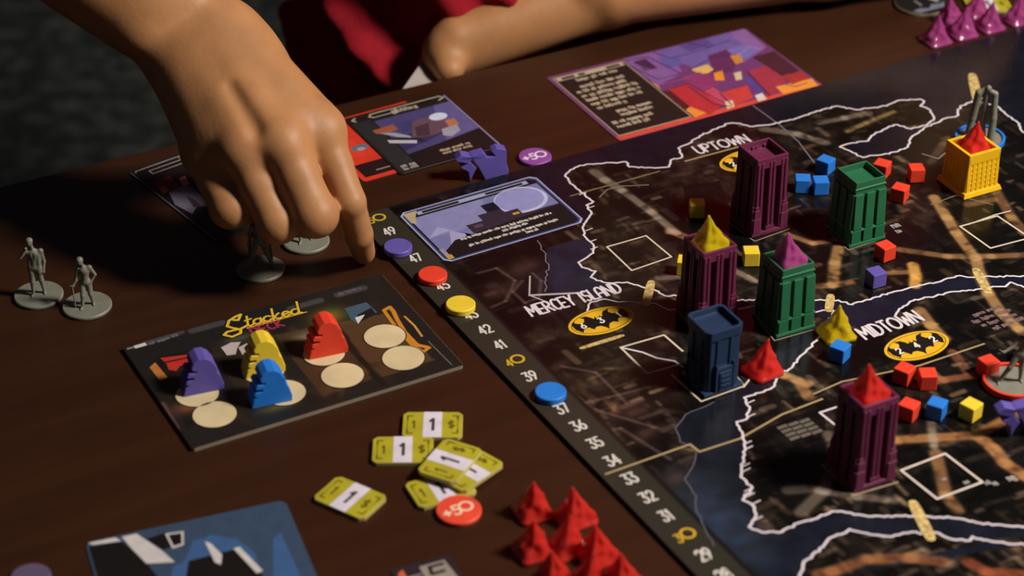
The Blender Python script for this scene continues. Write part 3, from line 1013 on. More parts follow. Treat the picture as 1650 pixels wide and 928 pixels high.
def card_banner(mb, f, a, b, z, c, h=2.0):
    """two thin outlined title bars across a card's top"""
    p, q = f.p(*a), f.p(*b)
    mb.ribbon([p, q], h, z, c)
    L = math.hypot(q[0] - p[0], q[1] - p[1])
    u = ((q[0] - p[0]) / L, (q[1] - p[1]) / L)
    mb.ribbon([(p[0] + u[0] * L * .1, p[1] + u[1] * L * .1), (p[0] + u[0] * L * .42, p[1] + u[1] * L * .42)], h * .55, z + .03, INK_BLACK)
    mb.ribbon([(p[0] + u[0] * L * .74, p[1] + u[1] * L * .74), (p[0] + u[0] * L * .93, p[1] + u[1] * L * .93)], h * .55, z + .03, INK_BLACK)


def cards():
    black_core = mat('black_card_core', (24, 21, 20), .6)
    # left card half under the hand
    t, f = sheet('action_card', (205, 277), 38, 63, 92, .5, 2.5, 'dark picture card with red patch lying under the little finger of the reaching hand', 'card', black_core)
    mb = MB()
    edge = ink(104, 98, 104)
    mb.ribbon([(1, -2), (1, -90)], .7, .56, edge)
    mb.poly([(2, -91), (61, -91), (61, -2), (2, -2)], .54, ink(26, 21, 21))
    g = ink(146, 132, 128)
    mb.ribbon([(3, -4), (4, -2.6), (60, -2.6)], 1, .6, g)
    mb.ribbon([(10, -10), (10, -6.6), (57, -6.6), (57, -10.5), (10, -10.5)], .9, .6, g)
    lettering(mb, '9', (60, -5), 3.4, .6, g, .2, centre=True)
    word_lines(mb, (30, -4.6), (50, -4.6), 2.4, g, .62, 6)
    mb.poly([(9, -14), (58, -14), (58, -70), (9, -70)], .56, ink(38, 24, 24))
    mb.poly(f.ps([(246, 294), (274, 283), (290, 300), (262, 312)])[::-1], .6, ink(112, 34, 38))
    mb.poly(f.ps([(254, 303), (266, 299), (274, 307), (264, 312)])[::-1], .62, ink(160, 96, 60))
    mb.poly(f.ps([(288, 288), (298, 284), (306, 296), (295, 300)])[::-1], .62, ink(166, 128, 108))
    mb.poly(f.ps([(272, 310), (300, 297), (320, 310), (338, 334), (318, 332), (310, 345), (282, 330)])[::-1], .61, ink(112, 104, 122))
    mb.poly(f.ps([(300, 316), (314, 322), (326, 334), (312, 334)])[::-1], .63, ink(74, 52, 66))
    word_lines(mb, (14, -78), (50, -78), 3, g, .6, 8)
    mb.build('printed_face', t, (0, 0, 0), kind='stuff')

    # red rimmed card under the motorbike card
    th = math.radians(30)
    z = TABLE + .45
    bl = at(586, 293, z)[:2]
    tl = bl + 70 * np.array([-math.sin(th), math.cos(th)])
    t = thing('action_card', (tl[0], tl[1], TABLE), th, 'bright red rimmed card sticking out below the purple night scene card', 'card')
    MB().prism(rrect(63, 70, 2), 0, .42, mat('red_card_edge', (150, 34, 26), .6)).build('card_stock', t, (0, 0, 0))
    f = Frame(tl, th, z)
    mb = MB()
    mb.poly(rrect(63, 70, 2), .45, ink(206, 54, 36))
    mb.poly([(3, -52), (60, -52), (60, -66.5), (3, -66.5)], .5, ink(36, 20, 20))
    mb.poly(f.ps([(556, 226), (566, 224), (580, 238), (592, 250), (578, 254), (562, 256)])[::-1], .5, ink(214, 62, 44))
    mb.ellipse(f.p(580, 238), 5.2, 3.6, .53, ink(96, 104, 116))
    mb.ellipse(f.p(582, 240), 2.6, 1.8, .56, ink(150, 150, 156))
    mb.ribbon([(12, -62), (20, -62)], .9, .54, ink(170, 140, 130))
    word_lines(mb, (21, -62.8), (27, -62.8), 2.4, ink(190, 170, 160), .54, 9)
    mb.build('printed_face', t, (0, 0, 0), kind='stuff')

    # card with a purple night scene
    b = TABLE + .48
    t, f = sheet('action_card', (553, 192), 29.5, 64, 72, .45, 2, 'dark card with a purple night street scene behind the purple star shaped piece', 'card', black_core, base=b)
    mb = MB()
    mb.poly(rrect(64, 72, 2), .45, ink(30, 24, 24))
    mb.ribbon([(63.3, -3), (63.3, -70)], .9, .5, ink(140, 130, 170))
    mb.ribbon([(2, -71.4), (60, -71.4)], .4, .5, ink(96, 88, 84))
    mb.poly([(1.5, -70), (13, -70), (13, -8), (1.5, -8)], .48, ink(42, 40, 42))
    g = ink(170, 162, 144)
    mb.ribbon([(5, -6.5), (3.4, -4.6), (6, -2.8)], 1.1, .5, g)
    mb.ribbon([(16, -7), (14, -5), (16, -2.6), (60, -2.6), (62, -5), (58, -7)], 1.0, .5, g)
    mb.ribbon([(16, -7), (34, -7)], .8, .5, g)
    word_lines(mb, (28, -8), (44, -8), 4.5, g, .5, 31, gap=.2)
    mb.poly([(38, -3.4), (38, -5.6), (55, -5.6), (55, -3.4)][::-1], .53, INK_BLACK)
    mb.poly([(14, -54), (62.5, -48), (62.5, -11), (14, -11)], .48, ink(72, 64, 112))
    mb.poly([(40, -50.5), (62.5, -48), (62.5, -11), (52, -11)], .5, ink(92, 84, 136))
    mb.poly([(14, -50), (14, -36), (40, -30), (44, -42)][::-1], .5, ink(54, 46, 84))
    for pts, c in (([(600, 211), (632, 201), (642, 208), (622, 216), (606, 216)], (150, 84, 62)), ([(640, 200), (668, 192), (672, 206), (650, 214)], (58, 60, 104)),
                   ([(664, 196), (700, 186), (724, 196), (716, 212), (690, 220), (664, 222)], (98, 70, 84)), ([(668, 205), (690, 198), (694, 218), (672, 220)], (70, 46, 58)),
                   ([(712, 208), (736, 200), (742, 210), (728, 220), (714, 218)], (150, 146, 164)), ([(716, 194), (732, 191), (740, 200), (724, 204)], (176, 108, 70)),
                   ([(618, 222), (672, 222), (690, 228), (640, 228)], (38, 32, 40)), ([(624, 226), (672, 226), (672, 231), (628, 231)], (176, 172, 186)),
                   ([(612, 215), (640, 221), (664, 222), (660, 219), (636, 214)], (150, 150, 164))):
        mb.poly(f.ps(pts)[::-1], .53, ink(*c))
    mb.ellipse(f.p(706, 188), 5.5, 4.2, .55, ink(196, 204, 226))
    mb.poly([(14, -70), (62.5, -70), (62.5, -47), (14, -55)], .56, ink(32, 20, 22))
    for i in range(2):
        word_lines(mb, (31, -60.5 - 3.4 * i), (50, -60.5 - 3.4 * i), 2.4, ink(176, 158, 134), .6, 12 + i)
    word_lines(mb, (4, -66), (14, -66), 3.4, ink(160, 152, 146), .6, 14)
    word_lines(mb, (4, -69), (13, -69), 2.4, ink(150, 142, 136), .6, 15)
    mb.build('printed_face', t, (0, 0, 0), kind='stuff')

    # big landscape card at the board's far edge
    t, f = sheet('event_card', (880, 125), 27.8, 139, 86, .5, 2, 'large landscape card of purple and red rooftops with a black text panel at left', 'card', mat('purple_card_edge', (84, 44, 70), .6))
    mb = MB()
    mb.poly(rrect(139, 86, 2), .5, ink(110, 60, 98))
    mb.poly([(1, -85.4), (138, -85.4), (138, -80.5), (1, -80.5)], .53, ink(196, 70, 56))
    mb.poly([(2.4, -3), (2.4, -81), (51, -81), (51, -3)][::1], .56, ink(150, 138, 120))
    mb.poly([(3.2, -4), (3.2, -80), (50.2, -80), (50.2, -4)], .58, ink(34, 22, 20))
    g = ink(176, 160, 138)
    mb.ribbon([(5, -6), (48, -6)], 4, .6, g)
    for x0, x1 in ((8, 15), (19, 22), (38, 46)):
        mb.ribbon([(x0, -6), (x1, -6)], 2.4, .62, INK_BLACK)
    word_lines(mb, (14, -13), (42, -13), 3.2, g, .62, 40)
    for i, (x0, x1, y) in enumerate(((12, 42, 21), (7, 41, 26.5), (7, 45, 32), (7, 44, 37.5), (7, 42, 43), (8, 28, 48.5), (16, 42, 56.5), (16, 40, 61.5), (7, 34, 68), (7, 30, 73))):
        word_lines(mb, (x0, -y), (x1, -y), 3.3, g, .62, 41 + i, gap=.4)
    R = 51.5
    mb.poly([(R, -80.5), (138, -80.5), (138, -1), (R, -1)], .54, ink(104, 52, 104))
    for pts, c in (([(1000, 95), (1050, 82), (1090, 100), (1100, 118), (1060, 138), (1036, 120)], (122, 84, 146)), ([(1050, 85), (1120, 62), (1180, 50), (1232, 78), (1200, 100), (1120, 110)], (104, 84, 150)),
                   ([(1090, 72), (1130, 58), (1150, 70), (1112, 84)], (88, 66, 130)), ([(1170, 50), (1195, 44), (1235, 76), (1215, 88)], (128, 90, 150)), ([(1170, 82), (1200, 70), (1218, 84), (1192, 100)], (112, 100, 166)),
                   ([(1060, 96), (1090, 90), (1100, 104), (1078, 110)], (92, 80, 150)), ([(1140, 90), (1170, 80), (1190, 96), (1180, 116), (1150, 118)], (92, 40, 84)),
                   ([(1076, 144), (1110, 135), (1166, 166), (1146, 186), (1116, 176)], (170, 44, 52)), ([(1160, 150), (1204, 138), (1214, 158), (1180, 170)], (186, 58, 54)), ([(1204, 116), (1236, 104), (1262, 122), (1270, 142), (1234, 156)], (150, 48, 66)),
                   ([(1212, 92), (1250, 82), (1290, 116), (1262, 124)], (70, 30, 44)), ([(1118, 136), (1136, 132), (1184, 164), (1176, 172), (1160, 168)], (178, 68, 96)), ([(1196, 126), (1212, 122), (1236, 150), (1226, 154)], (84, 60, 130)),
                   ([(1036, 130), (1060, 138), (1066, 150), (1050, 152)], (206, 150, 90)), ([(1056, 150), (1080, 146), (1112, 172), (1104, 182), (1090, 182)], (78, 24, 34)), ([(1096, 180), (1112, 172), (1138, 182), (1110, 192)], (216, 134, 54)),
                   ([(1250, 140), (1310, 126), (1318, 138), (1262, 152)], (214, 140, 60)), ([(1262, 124), (1290, 114), (1306, 126), (1276, 136)], (150, 46, 50)), ([(1114, 112), (1140, 104), (1150, 112), (1138, 120), (1120, 116)], (206, 168, 92)),
                   ([(1150, 118), (1164, 114), (1168, 130), (1152, 130)], (214, 132, 40)), ([(1176, 90), (1192, 86), (1198, 100), (1186, 104)], (190, 124, 50)), ([(1182, 118), (1194, 115), (1196, 128), (1186, 130)], (196, 176, 140)),
                   ([(1122, 134), (1132, 130), (1142, 140), (1132, 144)], (176, 170, 176)), ([(1168, 164), (1180, 162), (1184, 172), (1172, 176)], (206, 186, 148)), ([(1216, 154), (1228, 150), (1236, 160), (1222, 164)], (200, 190, 180)),
                   ([(1098, 124), (1140, 118), (1160, 136), (1130, 150), (1110, 140)], (132, 50, 98)), ([(1020, 100), (1040, 95), (1060, 110), (1040, 114)], (66, 34, 70))):
        q = f.ps(pts)[::-1]
        q = [(min(max(x, R), 138), min(max(y, -84), -1)) for x, y in q]
        mb.poly(q, .57, ink(*c))
    for pts, w, c in (([(1006, 98), (1044, 92), (1096, 118)], .7, (58, 30, 70)), ([(1012, 108), (1060, 128), (1100, 118)], .7, (64, 34, 74)), ([(1024, 104), (1070, 122)], .5, (150, 110, 160)),
                      ([(1052, 84), (1080, 94), (1120, 84), (1150, 74)], .7, (62, 46, 96)), ([(1100, 62), (1140, 76), (1176, 66)], .7, (62, 46, 96)), ([(1188, 92), (1206, 76), (1228, 80)], .8, (140, 122, 182)),
                      ([(1120, 108), (1150, 92), (1186, 88)], .8, (60, 42, 96)), ([(1060, 138), (1100, 128), (1130, 116)], .8, (150, 70, 120)), ([(1076, 144), (1110, 135), (1166, 166)], .6, (96, 24, 34)),
                      ([(1110, 140), (1150, 168), (1178, 172)], .8, (92, 30, 60)), ([(1204, 116), (1240, 154)], .9, (70, 24, 50)), ([(1160, 150), (1180, 170)], .7, (90, 26, 40)), ([(1000, 140), (1060, 180), (1090, 196)], .7, (92, 40, 34)),
                      ([(1256, 126), (1270, 120), (1284, 130), (1296, 124)], .9, (168, 52, 52)), ([(1264, 136), (1282, 140), (1300, 134)], .9, (168, 52, 52))):
        q = [(min(max(x, R), 138), min(max(y, -84), -1)) for x, y in f.ps(pts)]
        mb.ribbon(q, w, .69, ink(*c))
    mb.build('printed_face', t, (0, 0, 0), kind='stuff')

    # blue card in the near left corner
    t, f = sheet('character_card', (137, 874), 19.3, 88, 124, .5, 4, 'large blue card with black and white angular shapes in the near left corner', 'card', mat('blue_card_edge', (36, 48, 66), .6))
    mb = MB()
    mb.poly(rrect(88, 124, 4), .5, ink(52, 70, 94))
    blue, white = ink(56, 88, 134), ink(196, 190, 190)
    P = f.ps
    for pts, c, z in (([(300, 900), (310, 872), (340, 862), (380, 868), (410, 890), (430, 950), (260, 950)], blue, .52), ([(440, 870), (452, 858), (490, 940), (440, 940)], blue, .53),
                      ([(138, 882), (196, 872), (235, 905), (262, 940), (138, 950)], INK_BLACK, .55), ([(140, 874), (186, 866), (196, 872), (150, 878)], white, .57),
                      ([(196, 865), (220, 860), (262, 888), (282, 906), (236, 908), (214, 886)], white, .58), ([(236, 868), (268, 858), (280, 880), (262, 886)], INK_BLACK, .56),
                      ([(266, 860), (296, 856), (296, 878), (278, 884)], white, .57), ([(271, 862), (292, 859), (293, 876), (280, 880)], INK_BLACK, .59),
                      ([(300, 905), (382, 884), (420, 920), (430, 950), (300, 950)], INK_BLACK, .55), ([(330, 872), (340, 876), (358, 894), (356, 910), (346, 906)], white, .58),
                      ([(376, 884), (386, 881), (424, 920), (414, 924)], white, .58), ([(280, 912), (304, 904), (298, 940), (272, 940)], blue, .56)):
        q = [(min(max(x, 1), 87), min(y, -.8)) for x, y in P(pts)[::-1]]
        mb.poly(q, z, c)
    mb.build('printed_face', t, (0, 0, 0), kind='stuff')

    # small card at the near edge
    t, f = sheet('small_card', (628, 918), 23, 27, 40, .5, 1.5, 'small dark card with a grey panel at the near edge beside the red flame pieces', 'card', black_core)
    mb = MB()
    mb.poly(rrect(27, 40, 1.5), .5, ink(40, 30, 36))
    mb.poly([(12, -3), (23.5, -3), (25, -18), (12, -18)][::-1], .53, ink(140, 130, 122))
    mb.ribbon([(22, -5), (16, -5), (15.4, -9.5), (21, -9.5)], 1.6, .56, INK_BLACK)
    mb.poly([(2, -4), (5, -2), (5, -8), (2, -8)][::-1], .53, ink(196, 92, 60))
    mb.ribbon([(1.5, -8), (11, -8)], 1.4, .55, ink(120, 114, 108))
    mb.build('printed_face', t, (0, 0, 0), kind='stuff')


cards()


# ------------------------------------------------------------------ money tiles
def money_proto():
    L, W, T = 27.5, 19.5, 2.0
    t = thing('money_tile', (0, 0, TABLE), 0, 'x', 'money tile', 'olive money tiles')
    out = [(-L / 2 + 2, -W / 2), (L / 2 - 2, -W / 2), (L / 2, -W / 2 + 2), (L / 2, W / 2 - 2), (L / 2 - 2, W / 2), (-L / 2 + 2, W / 2), (-L / 2, W / 2 - 2), (-L / 2, -W / 2 + 2)]
    MB().prism(out, 0, T, mat('tile_core', (172, 158, 92), .7)).build('tile_body', t, (0, 0, 0), bevel=.25)
    mb = MB()
    ol, dk = mat('olive_print', (166, 156, 36), .5, .1, 120), ink(92, 84, 14)
    mb.poly([(x * .985, y * .98) for x, y in out], T + .03, ol)
    for s in (-1, 1):
        for k in (-1, 1):
            x, y = s * (L / 2 - 2.2), k * (W / 2 - 3.2)
            mb.ribbon([(x - s * 2.4, y), (x, y), (x, y - k * 2.6)], .8, T + .06, dk)
        mb.ribbon([(s * (L / 2 - 2.2), -4), (s * (L / 2 - 2.2), 4)], .35, T + .06, dk)
    lettering(mb, '1', (-8.6, 0), 5.5, T + .06, dk, .17, centre=True)
    lettering(mb, '$', (8.6, 0), 5.5, T + .06, dk, .17, centre=True)
    mb.build('printed_face', t, (0, 0, 0), kind='stuff')
    mb = MB()
    mb.poly([(-4.3, -W / 2 + .1), (4.3, -W / 2 + .1), (4.3, W / 2 - .1), (-4.3, W / 2 - .1)], T + .09, ink(206, 198, 212))
    lettering(mb, '1', (0, 0), 8.5, T + .12, ink(58, 58, 52), .17, centre=True)
    mb.build('white_band', t, (0, 0, 0), kind='stuff')
    return t


mp = money_proto()
first = True
for (x, y), deg, lv, lab in (((697, 684), 0, 0, 'olive money tile with a white band, farthest of the near cluster below the player board'), ((649, 724), 1, 0, 'olive money tile with a white band, leftmost of the overlapping cluster'),
                             ((710, 786), 24, 0, 'olive money tile partly covered, touching the orange red round fifty token'), ((755, 755), 48, 2.05, 'olive money tile turned askew in the middle of the three tile stack'),
                             ((725, 741), 63, 4.1, 'olive money tile lying on top of the three tile stack'), ((564, 801), -33, 0, 'olive money tile lying alone on bare wood left of the cluster'),
                             ((1592, 6), 4, 0, 'olive money tile on the far right behind the purple flame pieces')):
    p = at(x, y, TABLE + 2 + lv)
    loc = (p[0], p[1], TABLE + lv)
    if first:
        place(mp, None, loc, math.radians(deg))
        mp['label'] = lab
        first = False
    else:
        copy_tree(mp, loc, math.radians(deg), lab)


# ------------------------------------------------------------------ round tokens
PLUM = (92, 76, 158)
RED, BLUE, YEL, PUR = (218, 62, 40), (36, 116, 206), (222, 192, 52), (92, 80, 160)
PAINT = {n: mat(n + '_paint', c, .5, .06, 90, .05, 500, spec=.35) for n, c in (('red', RED), ('blue', BLUE), ('yellow', YEL), ('purple', PUR))}


def fifty_token(px, r, c, cc, label, ink_c, deg):
    z = TABLE + 2.2
    p = at(px[0], px[1], z)
    t = thing('bonus_token', (p[0], p[1], TABLE), math.radians(deg), label, 'token')
    MB().disc(r, 0, 2.2, mat(cc + '_token', c, .5)).build('token_body', t, (0, 0, 0), smooth=False)
    mb = MB()
    lettering(mb, '5', (-1.2, -.3), 6.2, 2.25, ink_c, .17, centre=True)
    mb.ring((3.6, .4), 2.4, 3.5, 2.25, ink_c)
    lettering(mb, '+', (-5.6, -.6), 6.4, 2.25, ink_c, .2, centre=True)
    mb.build('printed_number', t, (0, 0, 0), kind='stuff')


fifty_token((739, 820), 10, (218, 70, 48), 'orange', 'orange red round token reading fifty beside the money tiles', ink(232, 200, 170), 27)
fifty_token((862, 251), 9.2, (134, 70, 150), 'violet', 'violet round token reading fifty beyond the board edge', ink(226, 206, 226), 24)

for px, c, nm, lab in (((641, 396), 'purple', 'purple', 'purple score disc on the track below number 49'), ((697, 441), 'red', 'red', 'red score disc on the track between 47 and 45'),
                       ((742, 489), 'yellow', 'yellow', 'yellow score disc on the track just above number 43'), ((887, 630), 'blue', 'blue', 'blue score disc on the track below number 39')):
    p = at(px[0], px[1], 3.2)
    MB().disc(7.4, 0, 3.2, PAINT[c]).build('score_disc', None, (p[0], p[1], .15), label=lab, cat='disc', group='score discs on the track')

p = at(1484, 4, TABLE + 2.4)
t = thing('round_dial', (p[0], p[1], TABLE), math.radians(27), 'black and grey round picture token at the far right edge', 'token')
MB().disc(16.5, 0, 2.4, mat('dial_core', (112, 96, 74), .7)).build('token_body', t, (0, 0, 0))
mb = MB()
mb.ellipse((0, 0), 16, 16, 2.44, ink(24, 23, 22))
mb.poly([(-9, -12), (10, -11.5), (14, -4), (10, -7), (4, -5), (0, -9), (-6, -6.5), (-12, -8)], 2.47, ink(104, 108, 124))
mb.poly([(5, 6), (8, 7), (12, -3), (9.5, -4)][::-1], 2.48, ink(150, 148, 154))
mb.poly([(-3, 4), (-1.5, 4), (-1.5, -4), (-3, -4)][::-1], 2.48, ink(120, 118, 116))
mb.build('printed_picture', t, (0, 0, 0), kind='stuff')
p = at(49, 928, TABLE + 2.4)
MB().disc(8.5, 0, 2.4, mat('violet_token_grey', (92, 78, 108), .6)).build('bonus_token', None, (p[0], p[1], TABLE), label='dull violet round token at the near left corner', cat='token')


# ------------------------------------------------------------------ cubes
def cube(px, deg, c, label):
    p = at(px[0], px[1], 4.0)
    s = 4.0
    MB().box(-s, s, -s, s, 0, 2 * s, PAINT[c]).build('wooden_cube', None, (p[0], p[1], .15), math.radians(deg), bevel=.45, label=label, cat='cube', group='little wooden cubes on the map')


for px, deg, c, lab in (((1330, 266), 38, 'blue', 'blue cube farthest back between the tall maroon and green towers'), ((1293, 296), 4, 'blue', 'left of two blue cubes side by side beside the tall maroon tower'), ((1322, 299), -3, 'blue', 'right of two blue cubes side by side, nearer the green tower'),
                        ((1353, 567), 35, 'blue', 'blue cube in front of the lone yellow flame piece'), ((1509, 659), 30, 'blue', 'blue cube between red and yellow cubes near the right maroon tower'),
                        ((1421, 272), 30, 'red', 'red cube just behind the right corner of the far green tower'), ((1476, 279), -4, 'red', 'darker red cube left of the yellow tower'), ((1450, 311), 30, 'red', 'red cube right of the far green tower, level with its middle'),
                        ((1426, 405), -32, 'red', 'red cube at the foot of the far green tower'), ((1457, 603), 38, 'red', 'red cube directly below the right oval emblem, left of its pair'), ((1494, 611), -2, 'red', 'red cube squarely facing us, right of its pair under the emblem'),
                        ((1464, 661), 35, 'red', 'red cube right beside the nearest maroon tower, left of a blue cube'), ((1592, 591), -28, 'red', 'red cube behind the red ringed miniature'),
                        ((1123, 336), 0, 'yellow', 'dull yellow cube left of the tall far maroon tower'), ((1210, 413), -2, 'yellow', 'bright yellow cube between the maroon tower and the purple topped green tower'), ((1564, 661), 45, 'yellow', 'yellow cube seen corner on, left of the purple piece'),
                        ((1104, 428), 10, 'yellow', 'yellow cube mostly hidden behind the yellow topped maroon tower'), ((1656, 570), 10, 'yellow', 'yellow cube cut by the right edge behind the spread armed miniature'), ((1411, 447), -25, 'purple', 'only purple cube, in front of the far green tower')):
    cube(px, -deg, c, lab)
# ------------------------------------------------------------------ towers
def plastic(name, rgb):
    return mat(name + '_plastic', rgb, .38, .06, 80, .04, 400, spec=.45)


def tray(mb, w, z0, z1, rim, drop, m):
    """square roof block with a sunken top"""
    a, b = w / 2, w / 2 - rim
    vs = [(-a, -a, z0), (a, -a, z0), (a, a, z0), (-a, a, z0), (-a, -a, z1), (a, -a, z1), (a, a, z1), (-a, a, z1),
          (-b, -b, z1), (b, -b, z1), (b, b, z1), (-b, b, z1), (-b, -b, z1 - drop), (b, -b, z1 - drop), (b, b, z1 - drop), (-b, b, z1 - drop)]
    fs = [(3, 2, 1, 0)]
    for i in range(4):
        j = (i + 1) % 4
        fs += [(i, j, 4 + j, 4 + i), (4 + i, 4 + j, 8 + j, 8 + i), (8 + i, 8 + j, 12 + j, 12 + i)]
    fs.append((12, 13, 14, 15))
    return mb.add(vs, fs, m)


def on_side(parent, mk, name, offsets, half, z=0):
    """the same relief piece on each of four sides, sharing one mesh"""
    src = None
    for s in range(4):
        a = s * math.pi / 2
        for off in offsets:
            x, y = off, -half
            X, Y = x * math.cos(a) - y * math.sin(a), x * math.sin(a) + y * math.cos(a)
            if src is None:
                src = mk().build(name, parent, (X, Y, z), a, bevel=.25)
            else:
                o = src.copy()
                COL.objects.link(o)
                place(o, parent, (X, Y, z), a)


def maroon_tower():
    m = plastic('maroon', (98, 36, 66))
    H = 45.0
    t = thing('skyscraper_piece', (0, 0, 0), 0, 'x', 'tower', 'plastic skyscrapers on the map')
    MB().box(-11, 11, -11, 11, 0, 2.2, m).build('plinth', t, (0, 0, 0), bevel=.3)
    MB().prism([(-8.2, -8.2), (8.2, -8.2), (8.2, 8.2), (-8.2, 8.2)], 2.2, H - 5.2, m, .9).build('core', t, (0, 0, 0))
    mb = MB()
    tray(mb, 18.8, H - 6.0, H, 1.3, 4.2, m)
    mb.build('roof', t, (0, 0, 0), bevel=.3)

    def flutes(w):
        def mk():
            mb = MB()
            n = len(w)
            for x in w:
                prof = [(x + 1.15 * math.cos(a), -1.3 * math.sin(a) + .4) for a in [math.pi * (1 + i / 6) * -1 for i in range(7)]]
                prof = [(x - 1.1, 1.2), (x - 1.1, -.6), (x - .7, -1.25), (x, -1.5), (x + .7, -1.25), (x + 1.1, -.6), (x + 1.1, 1.2)]
                top = [(a * .95, b + .85) for a, b in prof]
                mb.prism(prof, 0, H - 4.6, m, top_pts=top)
            return mb
        return mk
    on_side(t, flutes((-1.15, 1.15)), 'pilaster', (0.0,), 9.3, 2.2)
    on_side(t, flutes((-1.6, .7)), 'pilaster', (-6.7,), 9.3, 2.2)
    on_side(t, flutes((-.7, 1.6)), 'pilaster', (6.7,), 9.3, 2.2)

    def buttress():
        mb = MB()
        mb.box(-2.2, 2.2, -1.3, 1.4, 0, 8.5, m)
        mb.box(-1.7, 1.7, -1.0, 1.4, 8.5, 13.5, m)
        mb.box(-1.2, 1.2, -.7, 1.4, 13.5, 15.5, m)
        return mb
    on_side(t, buttress, 'buttress', (-8.3, 8.3), 9.9, 2.2)

    def step():
        mb = MB()
        mb.box(-2.6, 2.6, -.8, 1.6, 0, 2.6, m)
        return mb
    on_side(t, step, 'door_step', (0.0,), 9.9, 2.2)
    return t, H - 4.2


def green_tower():
    m = plastic('green', (34, 98, 66))
    H = 37.0
    t = thing('skyscraper_piece', (0, 0, 0), 0, 'x', 'tower', 'plastic skyscrapers on the map')
    MB().prism([(-11.3, -11.3), (11.3, -11.3), (11.3, 11.3), (-11.3, 11.3)], 0, 1.6, m, .98).build('plinth', t, (0, 0, 0), bevel=.3)
    MB().prism([(-9.8, -9.8), (9.8, -9.8), (9.8, 9.8), (-9.8, 9.8)], 1.6, 30, m, .9).build('core', t, (0, 0, 0))
    MB().prism([(-11, -11), (11, -11), (11, 11), (-11, 11)], 8.4, 9.8, m, .96).build('ledge', t, (0, 0, 0), bevel=.3)
    mb = MB()
    tray(mb, 18.0, 29.4, H, 1.1, 4.2, m)
    mb.build('roof', t, (0, 0, 0), bevel=.35)
    mb = MB()
    mb.prism([(-9.6, -9.6), (9.6, -9.6), (9.6, 9.6), (-9.6, 9.6)], 32.6, 33.6, m, .96)
    mb.build('cornice', t, (0, 0, 0), bevel=.25)

    def pil(w, z1):
        def mk():
            lo = [(-w, .8), (-w, -.9), (w, -.9), (w, .8)]
            return MB().prism(lo, 0, z1, m, top_pts=[(a * .95, b + .95) for a, b in lo])
        return mk
    on_side(t, pil(2.5, 20.2), 'pilaster', (0.0, -6.9, 6.9), 10.1, 9.8)

    def blk(w):
        def mk():
            lo = [(-w, .8), (-w, -.5), (w, -.5), (w, .8)]
            return MB().prism(lo, 0, 6.8, m)
        return mk
    on_side(t, blk(2.8), 'base_block', (0.0, -7.2, 7.2), 10.3, 1.6)
    return t, H - 4.2


def blue_tower():
    m = plastic('navy', (29, 49, 79))
    H = 35.0
    t = thing('skyscraper_piece', (0, 0, 0), 0, 'x', 'tower', 'plastic skyscrapers on the map')
    MB().box(-10.8, 10.8, -10.8, 10.8, 0, 1.6, m).build('plinth', t, (0, 0, 0), bevel=.3)

    def octo(a, c):
        return [(-a + c, -a), (a - c, -a), (a, -a + c), (a, a - c), (a - c, a), (-a + c, a), (-a, a - c), (-a, -a + c)]
    MB().prism(octo(9.5, 1.8), 1.6, H - 4.6, m, .97).build('core', t, (0, 0, 0), bevel=.3)
    o0, o1 = octo(10.0, 2.0), octo(8.6, 1.6)
    n = 8
    vs = [(x, y, H - 5) for x, y in o0] + [(x, y, H) for x, y in o0] + [(x, y, H) for x, y in o1] + [(x, y, H - 3.2) for x, y in o1]
    fs = [tuple(range(7, -1, -1)), tuple(range(24, 32))]
    for k in range(3):
        fs += [(8 * k + i, 8 * k + (i + 1) % 8, 8 * k + 8 + (i + 1) % 8, 8 * k + 8 + i) for i in range(8)]
    MB().add(vs, fs, m).build('roof', t, (0, 0, 0), bevel=.25)

    def fin():
        lo = [(-1.5, .8), (-1.5, -.8), (1.5, -.8), (1.5, .8)]
        return MB().prism(lo, 0, H - 6, m, top_pts=[(a * .6, b + .3) for a, b in lo])
    on_side(t, fin, 'fin', (-3.6, 3.6), 9.4, 1.6)

    def porch():
        mb = MB()
        mb.box(-4.4, 4.4, -1.6, 1.6, 0, 13, m)
        mb.box(-3.2, 3.2, -2.2, 1.6, 0, 10.5, m)
        mb.box(-5.2, -4.2, -1.9, 1.6, 0, 15, m)
        mb.box(4.2, 5.2, -1.9, 1.6, 0, 15, m)
        for i in range(3):
            mb.box(-2.4, 2.4, -2.6, -2.0, 2.2 + 2.6 * i, 3.6 + 2.6 * i, m)
        return mb
    on_side(t, porch, 'porch', (0.0,), 9.4, 1.6)
    return t, H - 1.6


def yellow_tower():
    m = plastic('yellow', (222, 172, 20))
    H = 25.0
    t = thing('skyscraper_piece', (0, 0, 0), 0, 'short yellow plastic skyscraper with windowed walls and a red flame piece on its roof', 'tower', 'plastic skyscrapers on the map')
    MB().prism([(-12.6, -12.6), (12.6, -12.6), (12.6, 12.6), (-12.6, 12.6)], 0, 2.6, m, .93).build('plinth', t, (0, 0, 0), bevel=.3)
    MB().prism([(-10.6, -10.6), (10.6, -10.6), (10.6, 10.6), (-10.6, 10.6)], 2.4, H - 5, m, .93).build('core', t, (0, 0, 0))
    mb = MB()
    tray(mb, 20.6, H - 6, H, 2.0, 4.2, m)
    mb.build('roof', t, (0, 0, 0), bevel=.3)

    def rib():
        lo = [(-1.0, .6), (-1.0, -.3), (1.0, -.3), (1.0, .6)]
        return MB().prism(lo, 0, H - 4.6, m, top_pts=[(a, b + 1.0) for a, b in lo])
    on_side(t, rib, 'window_rib', (-9.3, -6.2, -3.1, 0, 3.1, 6.2, 9.3), 10.7, 2.4)

    def sill():
        return MB().box(-9.3, 9.3, -.15, .6, 0, .7, m)
    for i in range(6):
        src = None
        on_side(t, sill, 'window_sill', (0.0,), 10.65 - .14 * i, 4.4 + 2.9 * i)
    return t, H - 4.2


